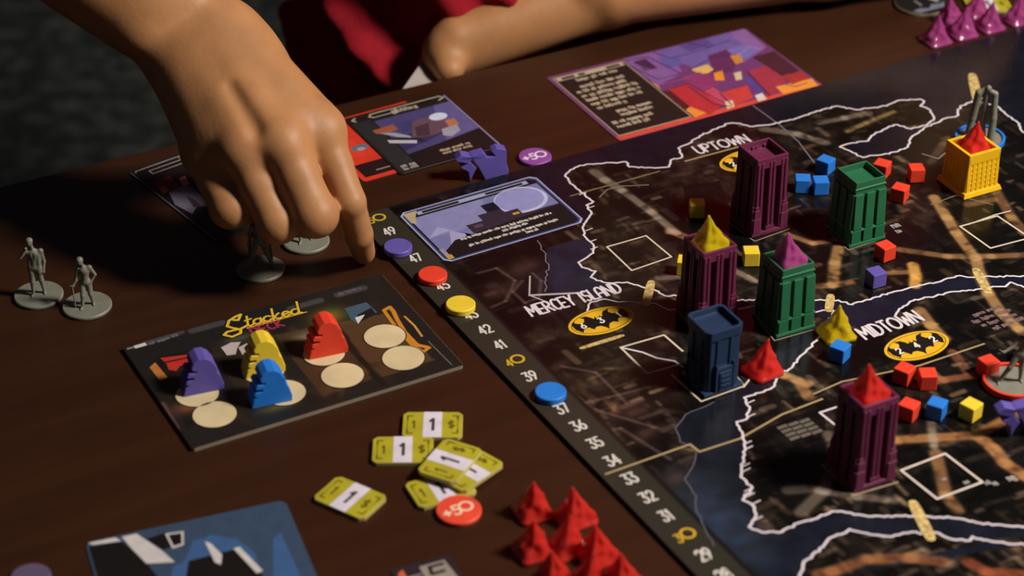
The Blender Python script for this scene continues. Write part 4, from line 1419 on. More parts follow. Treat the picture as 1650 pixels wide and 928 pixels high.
# flame shaped translucent markers
FLAME_MATS = {n: mat(n + '_clear_plastic', c, .12, .05, 60, .35, 260, spec=.8, trans=.52, sss=.4, sss_col=s, sss_scale=.007) for n, c, s in
              (('red', (244, 60, 50), (1, .25, .18)), ('yellow', (226, 200, 22), (1, .8, .1)), ('purple', (196, 84, 156), (1, .4, .8)))}


def flame_mesh(m, seed):
    """square foot, hollow-sided pyramid of licking tongues, bent tip"""
    g = np.random.RandomState(seed)
    n, k = 32, 18
    vs = []
    ph = g.uniform(0, 6.28, 5)
    jit = g.uniform(-1, 1, (k + 1, n))
    for j in range(k + 1):
        t = j / k
        if j <= 2:
            z, s, sq, lump = (0, 1.8, 2.1)[j], (7.9, 7.9, 7.5)[j], 1.0, 0.0
        else:
            q = (j - 2) / (k - 2)
            z = 1.9 + q * 16.9
            s = 6.9 * (1 - q) ** 1.15 + .5 + .8 * math.sin(math.pi * q) * (1 - q)
            sq, lump = max(0.0, 1 - q * 2.2), min(1, q * 4) * (1 - q) ** .35
        for i in range(n):
            a = 2 * math.pi * (i + .5) / n
            c, sn = math.cos(a), math.sin(a)
            r_sq = min(1 / max(abs(c), abs(sn)), 1.39)
            r = s * ((1 - sq) + r_sq * sq)
            r *= 1 + lump * (.16 * math.sin(4 * a + ph[0] + z * .16) + .12 * math.sin(7 * a + ph[2] - z * .3) + .07 * math.sin(z * 1.1 + ph[1] + 3 * a) + .05 * jit[j][i])
            bend = (z / 19) ** 2.2
            vs.append((r * c + bend * 1.9 * math.cos(ph[3]), r * sn + bend * 1.9 * math.sin(ph[3]), z))
    fs = [tuple(range(n - 1, -1, -1)), tuple(range(k * n, (k + 1) * n))]
    for j in range(k):
        fs += [(j * n + i, j * n + (i + 1) % n, (j + 1) * n + (i + 1) % n, (j + 1) * n + i) for i in range(n)]
    return MB().add(vs, fs, m)


FLAMES = {}


def flame(colour, loc, rot, label, group=None):
    v = len([k for k in FLAMES if k[0] == colour]) if len([k for k in FLAMES if k[0] == colour]) < 3 else random.randrange(3)
    key = (colour, v)
    if key not in FLAMES:
        o = flame_mesh(FLAME_MATS[colour], 3 + v).build('flame_marker', None, loc, rot, smooth=True, label=label, cat='flame piece', group=group)
        FLAMES[key] = o
    else:
        o = FLAMES[key].copy()
        COL.objects.link(o)
        place(o, None, loc, rot)
        o['label'] = label
        if 'group' in o:
            del o['group']
        if group:
            o['group'] = group
    return o


def put_tower(base, corners, rot_deg, label, first):
    P = np.mean([at(x, y, 0.0) for x, y in corners], 0)
    loc = (P[0], P[1], .16)
    if first:
        place(base, None, loc, math.radians(rot_deg))
        base['label'] = label
    else:
        copy_tree(base, loc, math.radians(rot_deg), label)
    return loc


mt, mh = maroon_tower()
put_tower(mt, [(1173, 355), (1271, 366)], 27, 'tall maroon plastic skyscraper with an empty sunken roof, farthest back', True)
lb = put_tower(mt, [(1091, 512), (1184, 514)], 27, 'maroon plastic skyscraper topped by the yellow flame piece, behind the navy tower', False)
ld = put_tower(mt, [(1327, 750), (1446, 774)], 27, 'maroon plastic skyscraper topped by a red flame, nearest to us at right', False)
gt, gh = green_tower()
put_tower(gt, [(1334, 371), (1423, 381)], 26, 'green plastic skyscraper with an empty sunken roof, far back', True)
lg = put_tower(gt, [(1215, 507), (1311, 529)], 26, 'green plastic skyscraper topped by the purple flame piece', False)
nt_, nh = blue_tower()
put_tower(nt_, [(1098, 606), (1195, 620)], 28, 'navy blue plastic skyscraper with cut off corners and a porch', True)
yt, yh = yellow_tower()
P = np.mean([at(1514, 289, 0), at(1608, 305, 0)], 0)
place(yt, None, (P[0], P[1], .16), math.radians(27))
ly = (P[0], P[1])
flame('yellow', (lb[0], lb[1], .16 + mh + .05), math.radians(27), 'yellow flame piece standing on a maroon tower roof')
flame('purple', (lg[0], lg[1], .16 + gh + .05), math.radians(26), 'purple flame piece standing on the nearer green tower roof')
flame('red', (ld[0], ld[1], .16 + mh + .05), math.radians(27), 'red flame piece standing on the nearest maroon tower roof')
flame('red', (ly[0], ly[1], .16 + yh + .05), math.radians(27), 'red flame piece standing on the short yellow tower roof')
q = at(1347, 541, 0)
flame('yellow', (q[0], q[1], .2), math.radians(20), 'yellow flame piece standing alone on the map behind a blue cube')
q = at(1228, 600, 0)
flame('red', (q[0], q[1], .2), math.radians(35), 'red flame piece standing alone on the map beside the navy tower')
RG, PG = 'red flame pieces massed at the near edge', 'purple flame pieces massed at the far right'
for (x, y), r, lab in (((858, 827), 24, 'red flame piece, farthest left at the tip of the near pile'), ((927, 838), 30, 'red flame piece, farthest right of the pile\'s back pair'), ((858, 890), 26, 'red flame piece at the left edge of the near pile, second row'),
                       ((911, 886), 30, 'red flame piece in the middle of the near pile'), ((963, 899), 27, 'red flame piece at the right edge of the near pile, second row'), ((893, 940), 30, 'red flame piece at the pile\'s near left, cut by the frame'),
                       ((948, 945), 25, 'red flame piece at the pile\'s near middle, cut by the frame'), ((1003, 945), 30, 'red flame piece at the pile\'s near right, cut by the frame')):
    q = at(x, y, TABLE)
    flame('red', (q[0], q[1], TABLE), math.radians(r), lab, RG)
for (x, y), r, lab in (((1507, 68), 28, 'purple flame piece at the left end of the far pile'), ((1549, 57), 26, 'purple flame piece in the front row, second from the left end'), ((1593, 46), 28, 'purple flame piece in the front row, third from the left end'),
                       ((1637, 35), 30, 'purple flame piece in the front row, cut by the right edge'), ((1530, 38), 27, 'purple flame piece in the back row, left one'), ((1570, 27), 30, 'purple flame piece in the back row in front of the money tile')):
    q = at(x, y, TABLE)
    flame('purple', (q[0], q[1], TABLE), math.radians(r), lab, PG)


# ------------------------------------------------------------------ upright wooden figures
def slab(name, outline, depth, m, loc, rot, label, group, bev=.4):
    """a cut-out standing upright: outline in x, z; thickness away from us"""
    n = len(outline)
    mb = MB()
    tris = geometry.tessellate_polygon([[Vector((x, z, 0)) for x, z in outline]])
    vs = [(x, 0, z) for x, z in outline] + [(x, depth, z) for x, z in outline]
    fs = []
    for t in tris:
        a, b, c = [outline[i] for i in t]
        if (b[0] - a[0]) * (c[1] - a[1]) - (b[1] - a[1]) * (c[0] - a[0]) < 0:
            t = t[::-1]
        fs.append(tuple(t))
        fs.append(tuple(n + i for i in reversed(t)))
    area_ = sum(outline[i][0] * outline[(i + 1) % n][1] - outline[(i + 1) % n][0] * outline[i][1] for i in range(n))
    for i in range(n):
        j = (i + 1) % n
        fs.append((i, n + i, n + j, j) if area_ > 0 else (j, n + j, n + i, i))
    mb.add(vs, fs, m)
    return mb.build(name, None, loc, rot, bevel=bev, label=label, cat='wooden figure', group=group)


CLOAK = [(0, 0), (19.4, 0), (19.6, 3), (18.2, 8.2), (17.2, 9.4), (16.8, 13), (14.6, 17), (12, 19), (8.6, 19), (6, 17.4), (4.8, 15), (5.2, 13.4), (7.2, 13), (7, 11.8), (3.6, 12.2), (2.4, 10.8), (2.8, 9.6), (5.6, 9.4), (5.6, 8.2), (2.2, 8), (1.4, 6.6), (3.2, 5.6), (1.2, 4.6), (.6, 2)]
for px, c, lab in (((296, 640), 'purple', 'purple cloaked wooden figure on the left round space'), ((498, 580), 'red', 'red cloaked wooden figure on the third pair of spaces'),
                   ((396, 611), 'yellow', 'yellow cloaked wooden figure behind the blue one'), ((406, 659), 'blue', 'blue cloaked wooden figure in front of the yellow one')):
    q = at(px[0], px[1], 0.05)
    slab('cloaked_figure', CLOAK, 10.5, PAINT[c], (q[0], q[1], .06), math.radians(20), lab, 'cloaked wooden figures on the player board')


def upright(px_list, base_px, deg, z):
    """outline seen in the photo, laid into the upright plane through base_px with that heading"""
    o = at(base_px[0], base_px[1], z)
    d = np.array([math.cos(math.radians(deg)), math.sin(math.radians(deg)), 0])
    nrm = np.array([-d[1], d[0], 0])
    out = []
    for x, y in px_list:
        r = FWD + np.array([1.0, 0, 0]) * (x - 825) / FPX - UPV * (y - 464) / FPX
        t = ((o - CAM) @ nrm) / (r @ nrm)
        p = CAM + r * t
        out.append((float((p - o) @ d), float(p[2] - z)))
    return out, (o[0], o[1], z)


star_px = [(720 + x / 9.167, 220 + y / 9.167) for x, y in ((130, 345), (215, 275), (345, 300), (380, 285), (540, 240), (590, 310), (720, 295), (660, 225), (740, 180), (880, 200), (885, 400), (915, 500), (905, 545), (570, 628), (470, 460), (415, 390), (375, 330), (350, 380), (440, 475), (395, 560), (345, 690), (320, 525), (210, 470), (310, 405), (150, 375))]
out, loc = upright(star_px, (758, 294), 14, TABLE)
out = [(x, max(0.0, z)) for x, z in out]
for i, (x, z) in enumerate(out):
    if i in (12, 13, 20):
        out[i] = (x, 0.0)
star = slab('star_shaped_figure', out, 6.0, PAINT['purple'], loc, math.radians(14), 'purple notched wooden figure standing between the far card and the violet token', None)
q = at(1628, 706, 0)
o = star.copy()
COL.objects.link(o)
place(o, None, (q[0], q[1], .16), math.radians(10))
o['label'] = 'purple notched wooden figure cut by the right edge below the red ringed miniature'


# ------------------------------------------------------------------ grey miniatures
GREY = mat('grey_plastic', (116, 116, 104), .5, .1, 300, .08, 900)


def mini(name, px, z, prims, label, ring=None, h=2.0, rot=0.0):
    q = at(px[0], px[1], z + h)
    t = thing(name, (q[0], q[1], z), rot, label, 'miniature', 'grey miniatures on round bases')
    MB().disc(12.3, 0, h, GREY, bev=.5).build('round_base', t, (0, 0, 0))
    if ring:
        mb = MB()
        n = 56
        prof = [(12.4, 0), (13.9, 0), (13.9, 3.0), (12.4, 3.0)]
        vs = [(r * math.cos(2 * math.pi * i / n), r * math.sin(2 * math.pi * i / n), zz) for i in range(n) for r, zz in prof]
        fs = [(4 * i + a, 4 * ((i + 1) % n) + a, 4 * ((i + 1) % n) + (a + 1) % 4, 4 * i + (a + 1) % 4) for i in range(n) for a in range(4)]
        mb.add(vs, fs, PAINT[ring])
        r = mb.build('base_ring', t, (0, 0, 0), bevel=.3)
        r['label'] = ring + ' ring clipped round the base'
    P, Q = sdf_mesh(prims, .38)
    P = relax(P, Q, 1, .4)
    np_mesh('figure', P + np.array([0, 0, h - .25]), Q, GREY, t, (0, 0, 0))
    return t


def C(a, b, ra, rb=None, k=.6):
    return ('cap', a, b, ra, ra if rb is None else rb, k)


def body(hip, chest, head, fl, fr_, kl, kr, al, ar, s=1.0, coat=False, wide=1.0):
    """hips, chest, head centre, feet, knees, arms as (elbow, hand)"""
    hip, chest, head = map(np.array, (hip, chest, head))
    w = 2.9 * wide
    pr = []
    for sgn, f, k in ((-1, fl, kl), (1, fr_, kr)):
        h = hip + np.array([sgn * 1.5, 0, 0])
        f, k = np.array(f, float), np.array(k, float)
        pr += [C(h, k, 1.75, 1.3), C(k, f + np.array([0, 0, .6]), 1.25, .8), C(f + np.array([0, .3, .5]), f + np.array([sgn * .5, -2.0, .4]), .85, .6)]
    pr += [('ell', hip + np.array([0, 0, .6]), (2.7, 1.9, 2.2), None, 1.0), C(hip + np.array([0, 0, 1]), chest, 2.0, 2.3, 1.0), ('ell', chest, (w + .4, 2.1, 2.6), None, 1.2)]
    for sgn, (e, hd) in ((-1, al), (1, ar)):
        sh = chest + np.array([sgn * (w + .3), 0, 1.6])
        pr += [('ell', sh, (1.3, 1.3, 1.3), None, .8), C(sh, e, 1.15, .9, .5), C(e, hd, .9, .65, .4), ('ell', hd, (.85, .75, .9), None, .3)]
    up = (head - chest)
    pr += [C(chest + np.array([0, 0, 1.5]), head, 1.0, .9, .6), ('ell', head, (1.65, 1.85, 2.15), None, .4), ('ell', head + np.array([0, -1.5, -.3]), (.4, .6, .5), None, .3), ('ell', head + np.array([0, .25, .9]), (1.8, 1.9, 1.5), None, .3)]
    if coat:
        pr += [C(chest + np.array([-2.2, -.6, 0]), hip + np.array([-2.2, -.6, -2]), 1.2, 1.3, .6), C(chest + np.array([2.2, -.6, 0]), hip + np.array([2.2, -.6, -2]), 1.2, 1.3, .6),
               ('cut', chest + np.array([0, -2.6, 2]), hip + np.array([0, -2.6, 0]), .6, .35, .3)]
    return pr


p1 = body((0, 0, 15.5), (.4, 0, 24), (-.9, -.5, 30.8), (-2.2, -1.2, 0), (3.0, 1.0, 0), (-1.9, -.9, 8), (2.3, .4, 8), ((-6.2, -1.6, 22.5), (-2.6, -2.4, 28.2)), ((4.8, .6, 19), (4.2, -.6, 13.5)), coat=True, wide=1.15)
mini('miniature_figure', (62, 473), TABLE, p1, 'grey miniature in a coat with one hand raised to its head, farthest left')
p2 = body((.6, 0, 13.2), (.8, -.4, 20.6), (-.6, -1.4, 26.2), (-1.6, -3.4, 0), (3.2, .6, 0), (-.9, -2.4, 6.8), (2.6, -.6, 6.8), ((-3.4, -1.8, 15.8), (-5.4, -3, 12.6)), ((5.6, .6, 17.4), (3.4, -.6, 13.6)), wide=.85)
p2 += [C((-5.4, -3, 12.8), (-5.0, -3.2, .3), .45, .4, .2), C((-6.6, -3, 12.9), (-4.4, -3, 13.0), .5, .5, .2)]
mini('miniature_figure', (140, 490), TABLE, p2, 'grey miniature leaning on a cane, right of the far left pair')
p3 = body((0, 1, 15.0), (.2, 1.5, 22.4), (.2, 1.2, 28.4), (-6.6, -1.5, 0), (6.4, .8, 0), (-3.8, -.2, 7.6), (3.9, .6, 7.6), ((-4.6, 2, 18), (-5.4, 1.2, 13)), ((4.8, 2, 18), (5.4, 1.4, 13)))
p3 += [C((-4.6, 3.2, 20), (-5.6, 3.8, 3), 1.0, .8, .5), C((4.6, 3.2, 20), (5.4, 4.0, 3), 1.0, .8, .5)]
mini('miniature_figure', (420, 431), TABLE, p3, 'grey miniature gripped by the reaching hand, legs apart on its base')
p4 = body((-1, 1, 14), (-2, 2, 21), (-2, 1.5, 27), (-2.5, -3.0, 0), (2.2, 1.5, 0), (-2.4, -1.5, 7), (1.4, 1.4, 7), ((-5.4, 1, 17), (-4, -1, 13)), ((3.2, 2, 17), (3.4, 0, 13)))
mini('miniature_figure', (493, 386), TABLE, p4, 'grey miniature half hidden behind the middle finger')
p5 = [C((-6.2, 2, 0), (-5.2, 1.5, 12), 2.3, 1.9, .8), C((-5.2, 1.5, 12), (-3.6, .6, 28), 2.1, 2.2, .8), C((5.2, -3.5, 0), (5.4, -2.6, 14), 2.2, 1.9, .8), C((5.4, -2.6, 14), (5.0, -1.2, 28), 1.9, 1.8, .8),
      C((-3.6, .6, 28), (0, 0, 30.5), 1.7, 1.6, .8), C((5.0, -1.2, 28.4), (1.4, -.4, 30), 1.5, 1.5, .8), ('ell', (1.0, -.8, 31.2), (1.8, 1.9, 2.2), None, .5), C((.8, .6, 28), (.6, .6, 12), 1.9, 1.3, 1.0),
      C((.6, .6, 12), (-2, 1, 0), 1.3, .9, .6), C((.6, .6, 12), (2.4, .6, 0), 1.3, .9, .6), C((-4.2, 1, 20), (-1, 1, 22), 1.2, 1.4, .8)]
mini('miniature_figure', (1579, 221), BOARD + .16, p5, 'grey miniature with long drooping wing arms on a blue ringed base', 'blue')
p6 = body((2.4, 0, 15), (4.2, .6, 22.6), (4.0, -.4, 28.6), (-6.8, -1.6, 0), (3.6, 0, 0), (-2.4, -1.6, 9), (3.2, -.6, 8), ((-2.6, -1, 20), (-6.6, -2.4, 18)), ((9.6, 0, 22.6), (12.4, -2, 25)), wide=.9)
p6 += [C((-6.6, -2.4, 18), (-9.4, -2.6, 17.4), .35, .25, .2), C((-6.6, -2.4, 18), (-9, -2.2, 19.6), .35, .25, .2), C((4, .4, 30), (2.0, .8, 31.6), .6, .3, .3), C((4, .4, 30), (6.0, .8, 31.8), .6, .3, .3)]
mini('miniature_figure', (1631, 613), BOARD + .16, p6, 'grey miniature striding with arms spread on a red ringed base', 'red')
# ------------------------------------------------------------------ the seated player
SKIN = mat('warm_skin', (166, 117, 76), .52, .10, 55, .12, 420, spec=.4, sss=.10, sss_col=(1, .4, .22))
V = lambda *a: np.array(a, float)
BASE = V(70, 500, -Z0)


def J(x, y, z):
    return at(x, y, z)


def unit(a):
    return a / np.linalg.norm(a)


def right_arm():
    pr = []
    cap = lambda a, b, ra, rb, k: pr.append(('cap', a, b, ra, rb, k))
    ell = lambda c, r, A, k: pr.append(('ell', c, r, A, k))
    wrist = J(322, 66, 102)
    mcp = [J(516, 205, 75), J(453, 226, 77), J(386, 236, 74), J(327, 246, 65)]
    across = unit(mcp[0] - mcp[3])
    fwd = unit((mcp[1] + mcp[2]) / 2 - wrist)
    across = unit(across - fwd * (across @ fwd))
    up = np.cross(across, fwd)
    up = up if up[2] > 0 else -up
    elbow = V(-345, 125, 250)
    shoulder = V(-150, 330, 345)
    ax = unit(elbow - wrist)
    # forearm, flattened at the wrist
    for s, r0 in ((-1, 17.5), (1, 17.5)):
        cap(wrist + across * 10 * s, wrist + ax * 70 + across * 10 * s, r0, 24, 8)
    cap(wrist + ax * 40, wrist + ax * 165, 25, 40, 14)
    cap(wrist + ax * 150, elbow, 40, 37, 16)
    cap(elbow, shoulder, 38, 46, 16)
    ell(wrist - across * 19 + ax * 14 + up * 8, (9, 11, 8), [across, fwd, up], 9)      # wrist bone on the little finger side
    # palm
    roots = [wrist + across * o - fwd * (-6) for o in (14, 5, -5, -14)]
    for r, m, rad in zip(roots, mcp, (13.5, 14, 13, 11.5)):
        cap(r - up * 3, m - up * 4, 15.5, rad - 1.5, 13)
    cap(wrist + fwd * 20 - up * 12, (mcp[1] + mcp[2]) / 2 - fwd * 16 - up * 16, 15, 14, 12)
    # thumb side muscle
    th0 = wrist + across * 18 + fwd * 16 - up * 8
    th1 = J(505, 232, 46) + V(0, 24, 0)
    cap(th0, th1, 15, 12, 12)
    # knuckles and tendons on the back of the hand
    for m, rr in zip(mcp, (9.6, 9.8, 9.2, 8.2)):
        ell(m + up * (2.4 if m is mcp[0] else 1.2), (rr * .98, rr * 1.2, rr * .78), [across, fwd, up], 7)
    for m, r in list(zip(mcp, roots))[:3]:
        cap(r * .35 + m * .65 + up * 7.5, m + up * 6.6 - fwd * 3, 2.4, 2.9, 6)
        cap(r * .8 + m * .2 + up * 9.5, r * .35 + m * .65 + up * 7.5, 1.8, 2.4, 7)
    for a, b in ((0, 1), (1, 2), (2, 3)):
        ma, mb_ = mcp[a], mcp[b]
        ra, rb = roots[a], roots[b]
        cap((ra + rb) / 2, (ma + mb_) * .44 + (ra + rb) * .06 - up * (2 if a < 2 else .5), 15.5, 11.5, 11)
    for a, b, w in ((1, 2, .8),):
        ma, mb_ = mcp[a], mcp[b]
        ra, rb = roots[a], roots[b]
        pr.append(('cut', (ma + mb_) / 2 + up * 12.6, (ma + mb_) * .29 + (ra + rb) * .21 + up * 15.2, w + 1.6, w, 6))
    # fingers
    DB = np.array([0.16, 0.86, -0.48])
    fing = {
        'index': [mcp[0] - up * 1.5, J(564, 325, 46), J(578, 378, 23), J(586, 407, 5.2)],
        'middle': [mcp[1] - up * 1.5, J(507, 345, 46), J(505, 350, 46) + V(-5, 18, -13), J(505, 350, 46) + V(-12, 30, -21)],
        'ring': [mcp[2] - up * 1.5, J(447, 358, 41), J(447, 358, 41) + V(-2, 16, -12), J(447, 358, 41) + V(0, 26, -18)],
        'little': [mcp[3] - up * 1.5, J(371, 334, 45), J(371, 334, 45) + V(4, 16, -11), J(371, 334, 45) + V(10, 26, -16)]}
    rad = {'index': (10.4, 7.9, 7.2, 6.0), 'middle': (11.6, 11.2, 8.6, 6.8), 'ring': (10.6, 10.2, 8.2, 6.6), 'little': (10.2, 10.0, 7.8, 6.4)}
    for n, js in fing.items():
        r = rad[n]
        mid = (js[0] + js[1]) / 2
        cap(js[0], mid, r[0], (r[0] + r[1]) / 2 - .5, 4.5 if n != 'index' else 5.5)
        cap(mid, js[1], (r[0] + r[1]) / 2 - .5, r[1], 2.0)
        cap(js[1], js[2], r[1] - .3, r[2], 2.0)
        cap(js[2], js[3], r[2] - .1, r[3], 1.6)
        d = unit(js[1] - js[0])
        s = unit(js[2] - js[1])
        o = unit(d - s)                                     # outer side of the bent joint
        if n != 'index':
            ell(js[1] + o * .5, (r[1], r[1], r[1]), None, 3)
    # creases over the index finger's middle joint, and the nail fold
    js = fing['index']
    d = unit(js[2] - js[0])
    side = unit(np.cross(d, V(0, -1, .4)))
    face = unit(np.cross(side, d))
    face = face if face[1] < 0 else -face
    for t in (-3.4, 0, 3.2):
        c = js[1] + d * t + face * 9.3
        pr.append(('cut', c - side * 4.2, c + side * 4.2, .55, .55, 1.0))
    # thumb: behind the miniature, closing on it
    cap(th1, J(437, 330, 34) + V(0, 26, 0), 10.5, 9.4, 4)
    cap(J(437, 330, 34) + V(0, 26, 0), J(420, 395, 18) + V(0, 14, 0), 9, 6.6, 2)
    tip_dir = unit(js[3] - js[2])
    nail_c = js[3] - tip_dir * 1.0
    return pr, (nail_c, tip_dir, face, side), elbow, shoulder


arm_prims, nail, R_ELBOW, R_SHOULDER = right_arm()
P1, Q1 = sdf_mesh(arm_prims, 1.15)
P1 = relax(P1, Q1, 2, .5)

# left arm lying along the table edge, hand hanging over it
EDGE = V(math.cos(ET), math.sin(ET), 0)
OUT = V(-math.sin(ET), math.cos(ET), 0)
L_SH = V(215, 470, 300)
L_EL = J(1560, -130, 40)
L_WR = J(985, -14, 22)


def left_arm():
    pr = []
    cap = lambda a, b, ra, rb, k: pr.append(('cap', a, b, ra, rb, k))
    cap(L_SH, L_EL, 46, 38, 14)
    m = L_WR * .4 + L_EL * .6
    cap(L_EL, m, 36, 31, 12)
    cap(m, L_WR, 31, 21, 10)
    kn = [J(735, 66, 6), J(718, 84, 0), J(712, 100, -6), J(716, 116, -14)]
    kn = [k + V(0, 8, 0) for k in kn]
    roots = [L_WR + V(-4, 5, -2) + V(0, 1.0, 5) * s for s in (1.2, .3, -.6, -1.5)]
    for r, k, rd in zip(roots, kn, (11, 11, 10.5, 9.5)):
        cap(r, k, 14, rd, 11)
        pr.append(('ell', k + V(-2, -3, 3), (8, 8, 8), None, 4))
    for i, k in enumerate(kn):
        a = k + V(-14, 22, -30)
        b = a + V(8, 12, -20)
        cap(k, a, 9, 8.2, 3)
        cap(a, b, 8, 7, 2)
    th = L_WR + V(-30, 26, -12)
    cap(L_WR, th, 14, 11, 10)
    cap(th, th + V(-32, 12, -14), 10, 8, 4)
    cap(th + V(-32, 12, -14), th + V(-52, 10, -26), 8, 6.5, 3)
    pr.append(('ell', L_WR + V(-14, -8, 8), (9, 9, 8), None, 8))
    pr.append(('ell', J(716, 112, -8) + V(3, -3, 1), (9, 8, 8), None, 10))
    pr.append(('cut', J(930, 8, 34) + V(0, -10, 2), J(938, 42, 24) + V(0, -14, 0), 4, 5, 9))
    return pr


P2, Q2 = sdf_mesh(left_arm(), 2.2)
P2 = relax(P2, Q2, 2, .5)

# trunk, neck and head (above and beyond the picture)
NECK = (R_SHOULDER + L_SH) / 2 + V(0, 5, 40)
HEAD = NECK + V(-20, -45, 150)
HIPS = V(90, 500, -250)


def trunk():
    c = [('cap', HIPS, (HIPS + NECK) / 2 + OUT * 10, 92, 92, 30), ('cap', (HIPS + NECK) / 2 + OUT * 10, NECK - V(0, 0, 90), 92, 84, 30),
         ('cap', R_SHOULDER, NECK - V(0, 0, 40), 46, 50, 30), ('cap', L_SH, NECK - V(0, 0, 40), 46, 50, 30), ('cap', NECK - V(0, 0, 30), HEAD - V(0, 0, 60), 54, 50, 20)]
    f = -OUT
    s = EDGE
    u = V(0, 0, 1)
    A = [s, f, u]
    c += [('ell', HEAD, (74, 92, 108), A, 10), ('ell', HEAD + f * 26 - u * 62, (50, 56, 46), A, 24), ('cap', HEAD + f * 88 + u * 8, HEAD + f * 104 - u * 22, 8, 13, 10), ('ell', HEAD + f * 74 - u * 58, (26, 14, 8), A, 6)]
    for k in (-1, 1):
        c += [('ell', HEAD + s * 76 * k - u * 8, (9, 20, 32), A, 5), ('cut', HEAD + f * 96 + s * 32 * k + u * 6, HEAD + f * 96 + s * 36 * k + u * 6, 15, 15, 10), ('cap', HEAD + f * 80 + s * 14 * k + u * 24, HEAD + f * 76 + s * 48 * k + u * 24, 7, 6, 10)]
    return c


P3, Q3 = sdf_mesh(trunk(), 6.0)
person = thing('person', BASE, 0, 'person in a dark red shirt reaching for a miniature, other arm on the table edge', 'person')
PA = np.concatenate([P1, P2, P3]) - BASE
QA = np.concatenate([Q1, Q2 + len(P1), Q3 + len(P1) + len(P2)])
body_mesh = np_mesh('body', PA, QA, SKIN, person, (0, 0, 0))


def fingernail():
    c, d, f, s = nail
    vs, fs = [], []
    n, m = 8, 6
    for j in range(m + 1):
        for i in range(n + 1):
            a = (i / n - .5) * 1.9
            w = 5.0 * (1 - .25 * (j / m - .5) ** 2)
            vs.append(tuple(c - BASE + d * (-4.5 + 8.5 * j / m) + s * w * math.sin(a) + f * (6.75 * math.cos(a) - .5 + .25 * math.sin(j / m * 3.1) - .12 * j)))
    for j in range(m):
        for i in range(n):
            k = j * (n + 1) + i
            fs.append((k, k + 1, k + n + 2, k + n + 1))
    o = MB().add(vs, fs, mat('nail', (214, 164, 132), .3, .05, 80, spec=.5)).build('fingernail', body_mesh, (0, 0, 0), smooth=True)
    sol = o.modifiers.new('solid', 'SOLIDIFY')
    sol.thickness = .0005
    sol.offset = 0


fingernail()

# clothing
SHIRT = mat('dark_red_cloth', (138, 24, 36), .85, .12, 40, .25, 300, spec=.1)


def shirt():
    e = EDGE
    mid = V(22, 405, -60)
    low = V(40, 430, -290)
    hi = (R_SHOULDER + L_SH) / 2 - V(0, 0, 30)
    pr = []
    for s in (-1, 1):
        pr += [('cap', low + e * 62 * s, mid + e * 66 * s, 104, 100, 30), ('cap', mid + e * 66 * s, hi + e * 76 * s, 100, 84, 30)]
    pr += [('cap', R_SHOULDER, R_SHOULDER * .45 + R_ELBOW * .55, 60, 56, 20), ('cap', L_SH, L_SH * .5 + L_EL * .5, 60, 58, 20), ('cap', R_SHOULDER, NECK - V(0, 0, 40), 58, 62, 26), ('cap', L_SH, NECK - V(0, 0, 40), 58, 62, 26)]
    # folds
    f = lambda x, y, z: J(x, y, z)
    pr += [('cap', f(500, -70, -10), f(560, 50, -45), 13, 15, 12), ('cap', f(560, 50, -45), f(640, 150, -65), 15, 9, 12), ('cap', f(610, -60, -15), f(700, 60, -50), 11, 13, 14), ('cap', f(470, 20, -50), f(520, 160, -85), 10, 14, 14),
           ('cap', f(690, -50, -20), f(800, 40, -45), 12, 10, 12), ('cut', J(590, -40, 10), J(660, 70, -25), 12, 8, 16)]
    return pr


P4, Q4 = sdf_mesh(shirt(), 4.0)
P4 = relax(P4, Q4, 2, .5)


def press_folds(P, Q):
    """cloth folds pushed out of (or into) the shirt front along lines on its surface"""
    from mathutils.bvhtree import BVHTree
    tree = BVHTree.FromPolygons([tuple(p) for p in P], [tuple(q) for q in Q])
    out = np.array(P)
    for amp, wid, line in ((9, 8, ((515, -50), (545, 20), (580, 75), (620, 115), (655, 150))), (-11, 13, ((570, -60), (612, 20), (650, 80), (690, 120))), (7, 10, ((690, -40), (735, 20), (760, 50))), (9, 9, ((770, -60), (810, -5), (835, 10))),
                           (6, 8, ((505, 0), (500, 60), (510, 150))), (-7, 10, ((525, 40), (545, 100), (575, 150))), (-6, 10, ((480, 20), (478, 90), (486, 150)))):
        pts = []
        for x, y in line:
            d = FWD + np.array([1.0, 0, 0]) * (x - 825) / FPX - UPV * (y - 464) / FPX
            hit = tree.ray_cast(Vector(CAM), Vector(d).normalized())
            if hit[0] is not None:
                pts.append((np.array(hit[0]), np.array(hit[1])))
        for (a, na), (b, nb) in zip(pts[:-1], pts[1:]):
            ab = b - a
            t = np.clip(((P - a) @ ab) / (ab @ ab), 0, 1)
            dist = np.linalg.norm(P - a - t[:, None] * ab, axis=1)
            n = unit(na + nb)
            n = n if n @ FWD < 0 else -n
            w = np.exp(-(dist / wid) ** 2)
            w[(t <= 0) | (t >= 1)] *= .55
            out += n * (amp * w)[:, None] * .8
    return out


P4 = press_folds(P4, Q4)
np_mesh('shirt', P4 - BASE, Q4, SHIRT, person, (0, 0, 0))
TR = mat('dark_trousers', (26, 28, 34), .9, .1, 60, .2, 300)


def trousers():
    pr = [('cap', HIPS + EDGE * -60, HIPS + EDGE * 60, 105, 105, 30)]
    for k in (-1, 1):
        h = HIPS + EDGE * 85 * k
        kn = h - OUT * 400 + V(0, 0, 10)
        pr += [('cap', h, kn, 86, 64, 20), ('cap', kn, kn + V(0, 0, -400) + OUT * 30, 62, 46, 20)]
    return pr


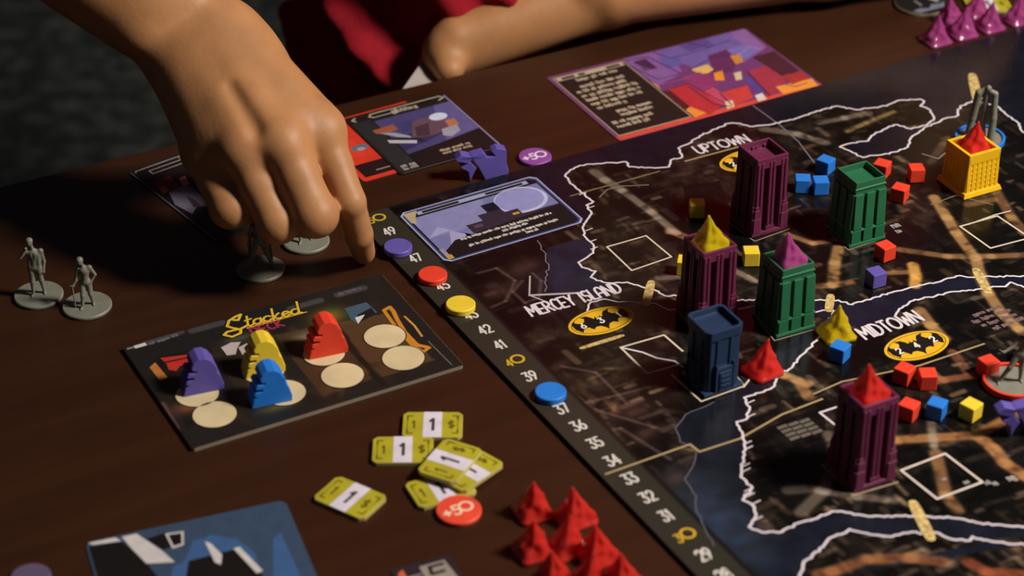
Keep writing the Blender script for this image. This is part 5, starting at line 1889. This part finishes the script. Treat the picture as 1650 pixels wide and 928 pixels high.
P5, Q5 = sdf_mesh(trousers(), 9.0)
np_mesh('trousers', P5 - BASE, Q5, TR, person, (0, 0, 0))
for k in (-1, 1):
    kn = HIPS + EDGE * 85 * k - OUT * 370
    Ps, Qs = sdf_mesh([('cap', V(kn[0], kn[1], -712), V(kn[0], kn[1], -716) - OUT * 120, 40, 34, 20)], 6.0)
    Ps[:, 2] = np.maximum(Ps[:, 2], -Z0 + .5)
    np_mesh('shoe', Ps - BASE, Qs, mat('black_shoe', (18, 18, 18), .5), person, (0, 0, 0))
hair = [('ell', HEAD + OUT * 12 + V(0, 0, 22), (82, 96, 100), [EDGE, -OUT, V(0, 0, 1)], 8), ('cut', HEAD - OUT * 120 - V(0, 0, 40), HEAD - OUT * 60 - V(0, 0, 90), 80, 80, 20)]
P6, Q6 = sdf_mesh(hair, 6.0)
np_mesh('hair', P6 - BASE, Q6, mat('black_hair', (22, 18, 16), .6, .3, 200, stretch=(1, 1, .1)), person, (0, 0, 0))
for k in (-1, 1):
    Pe, Qe = sdf_mesh([('ell', HEAD - OUT * 76 + EDGE * 34 * k + V(0, 0, 4), (12, 12, 12), None, 0)], 2.5)
    np_mesh('eye', Pe - BASE, Qe, mat('eye_white', (220, 214, 206), .2), body_mesh, (0, 0, 0))

# the stool under the player
st = thing('stool', (HIPS[0], HIPS[1], -Z0), ET, 'plain dark stool under the seated player', 'stool')
SW = mat('stool_wood', (44, 30, 22), .5, .2, 20, stretch=(1, 8, 8))
MB().disc(165, 315, 342, SW, bev=5).build('seat', st, (0, 0, 0))
for a in range(4):
    x, y = 115 * math.cos(a * math.pi / 2 + .78), 115 * math.sin(a * math.pi / 2 + .78)
    MB().prism([(-16, -16), (16, -16), (16, 16), (-16, 16)], 0, 316, SW).build('leg', st, (x, y, 0))

# pale sheet held under the left hand, beyond the table edge
q0, q1, q2 = J(649, 143, -8), J(690, 86, -10), J(706, 150, -16)
pale = thing('player_card', q0, 0, 'pale grey card held under the left hand just beyond the table edge', 'card')
a, b, c = V(0, 0, 0), q1 - q0, q2 - q0
nrm = unit(np.cross(c - a, b - a)) * .5
d = c + V(0, 0, -50)
e = a + V(-4, 6, -55)
pts = [a, b, c, d, e]
MB().add([tuple(p + nrm) for p in pts] + [tuple(p - nrm) for p in pts], [(0, 1, 2, 3, 4), (9, 8, 7, 6, 5)] + [(i, 5 + i, 5 + (i + 1) % 5, (i + 1) % 5) for i in range(5)],
         mat('pale_card', (160, 150, 146), .7)).build('card_stock', pale, (0, 0, 0))
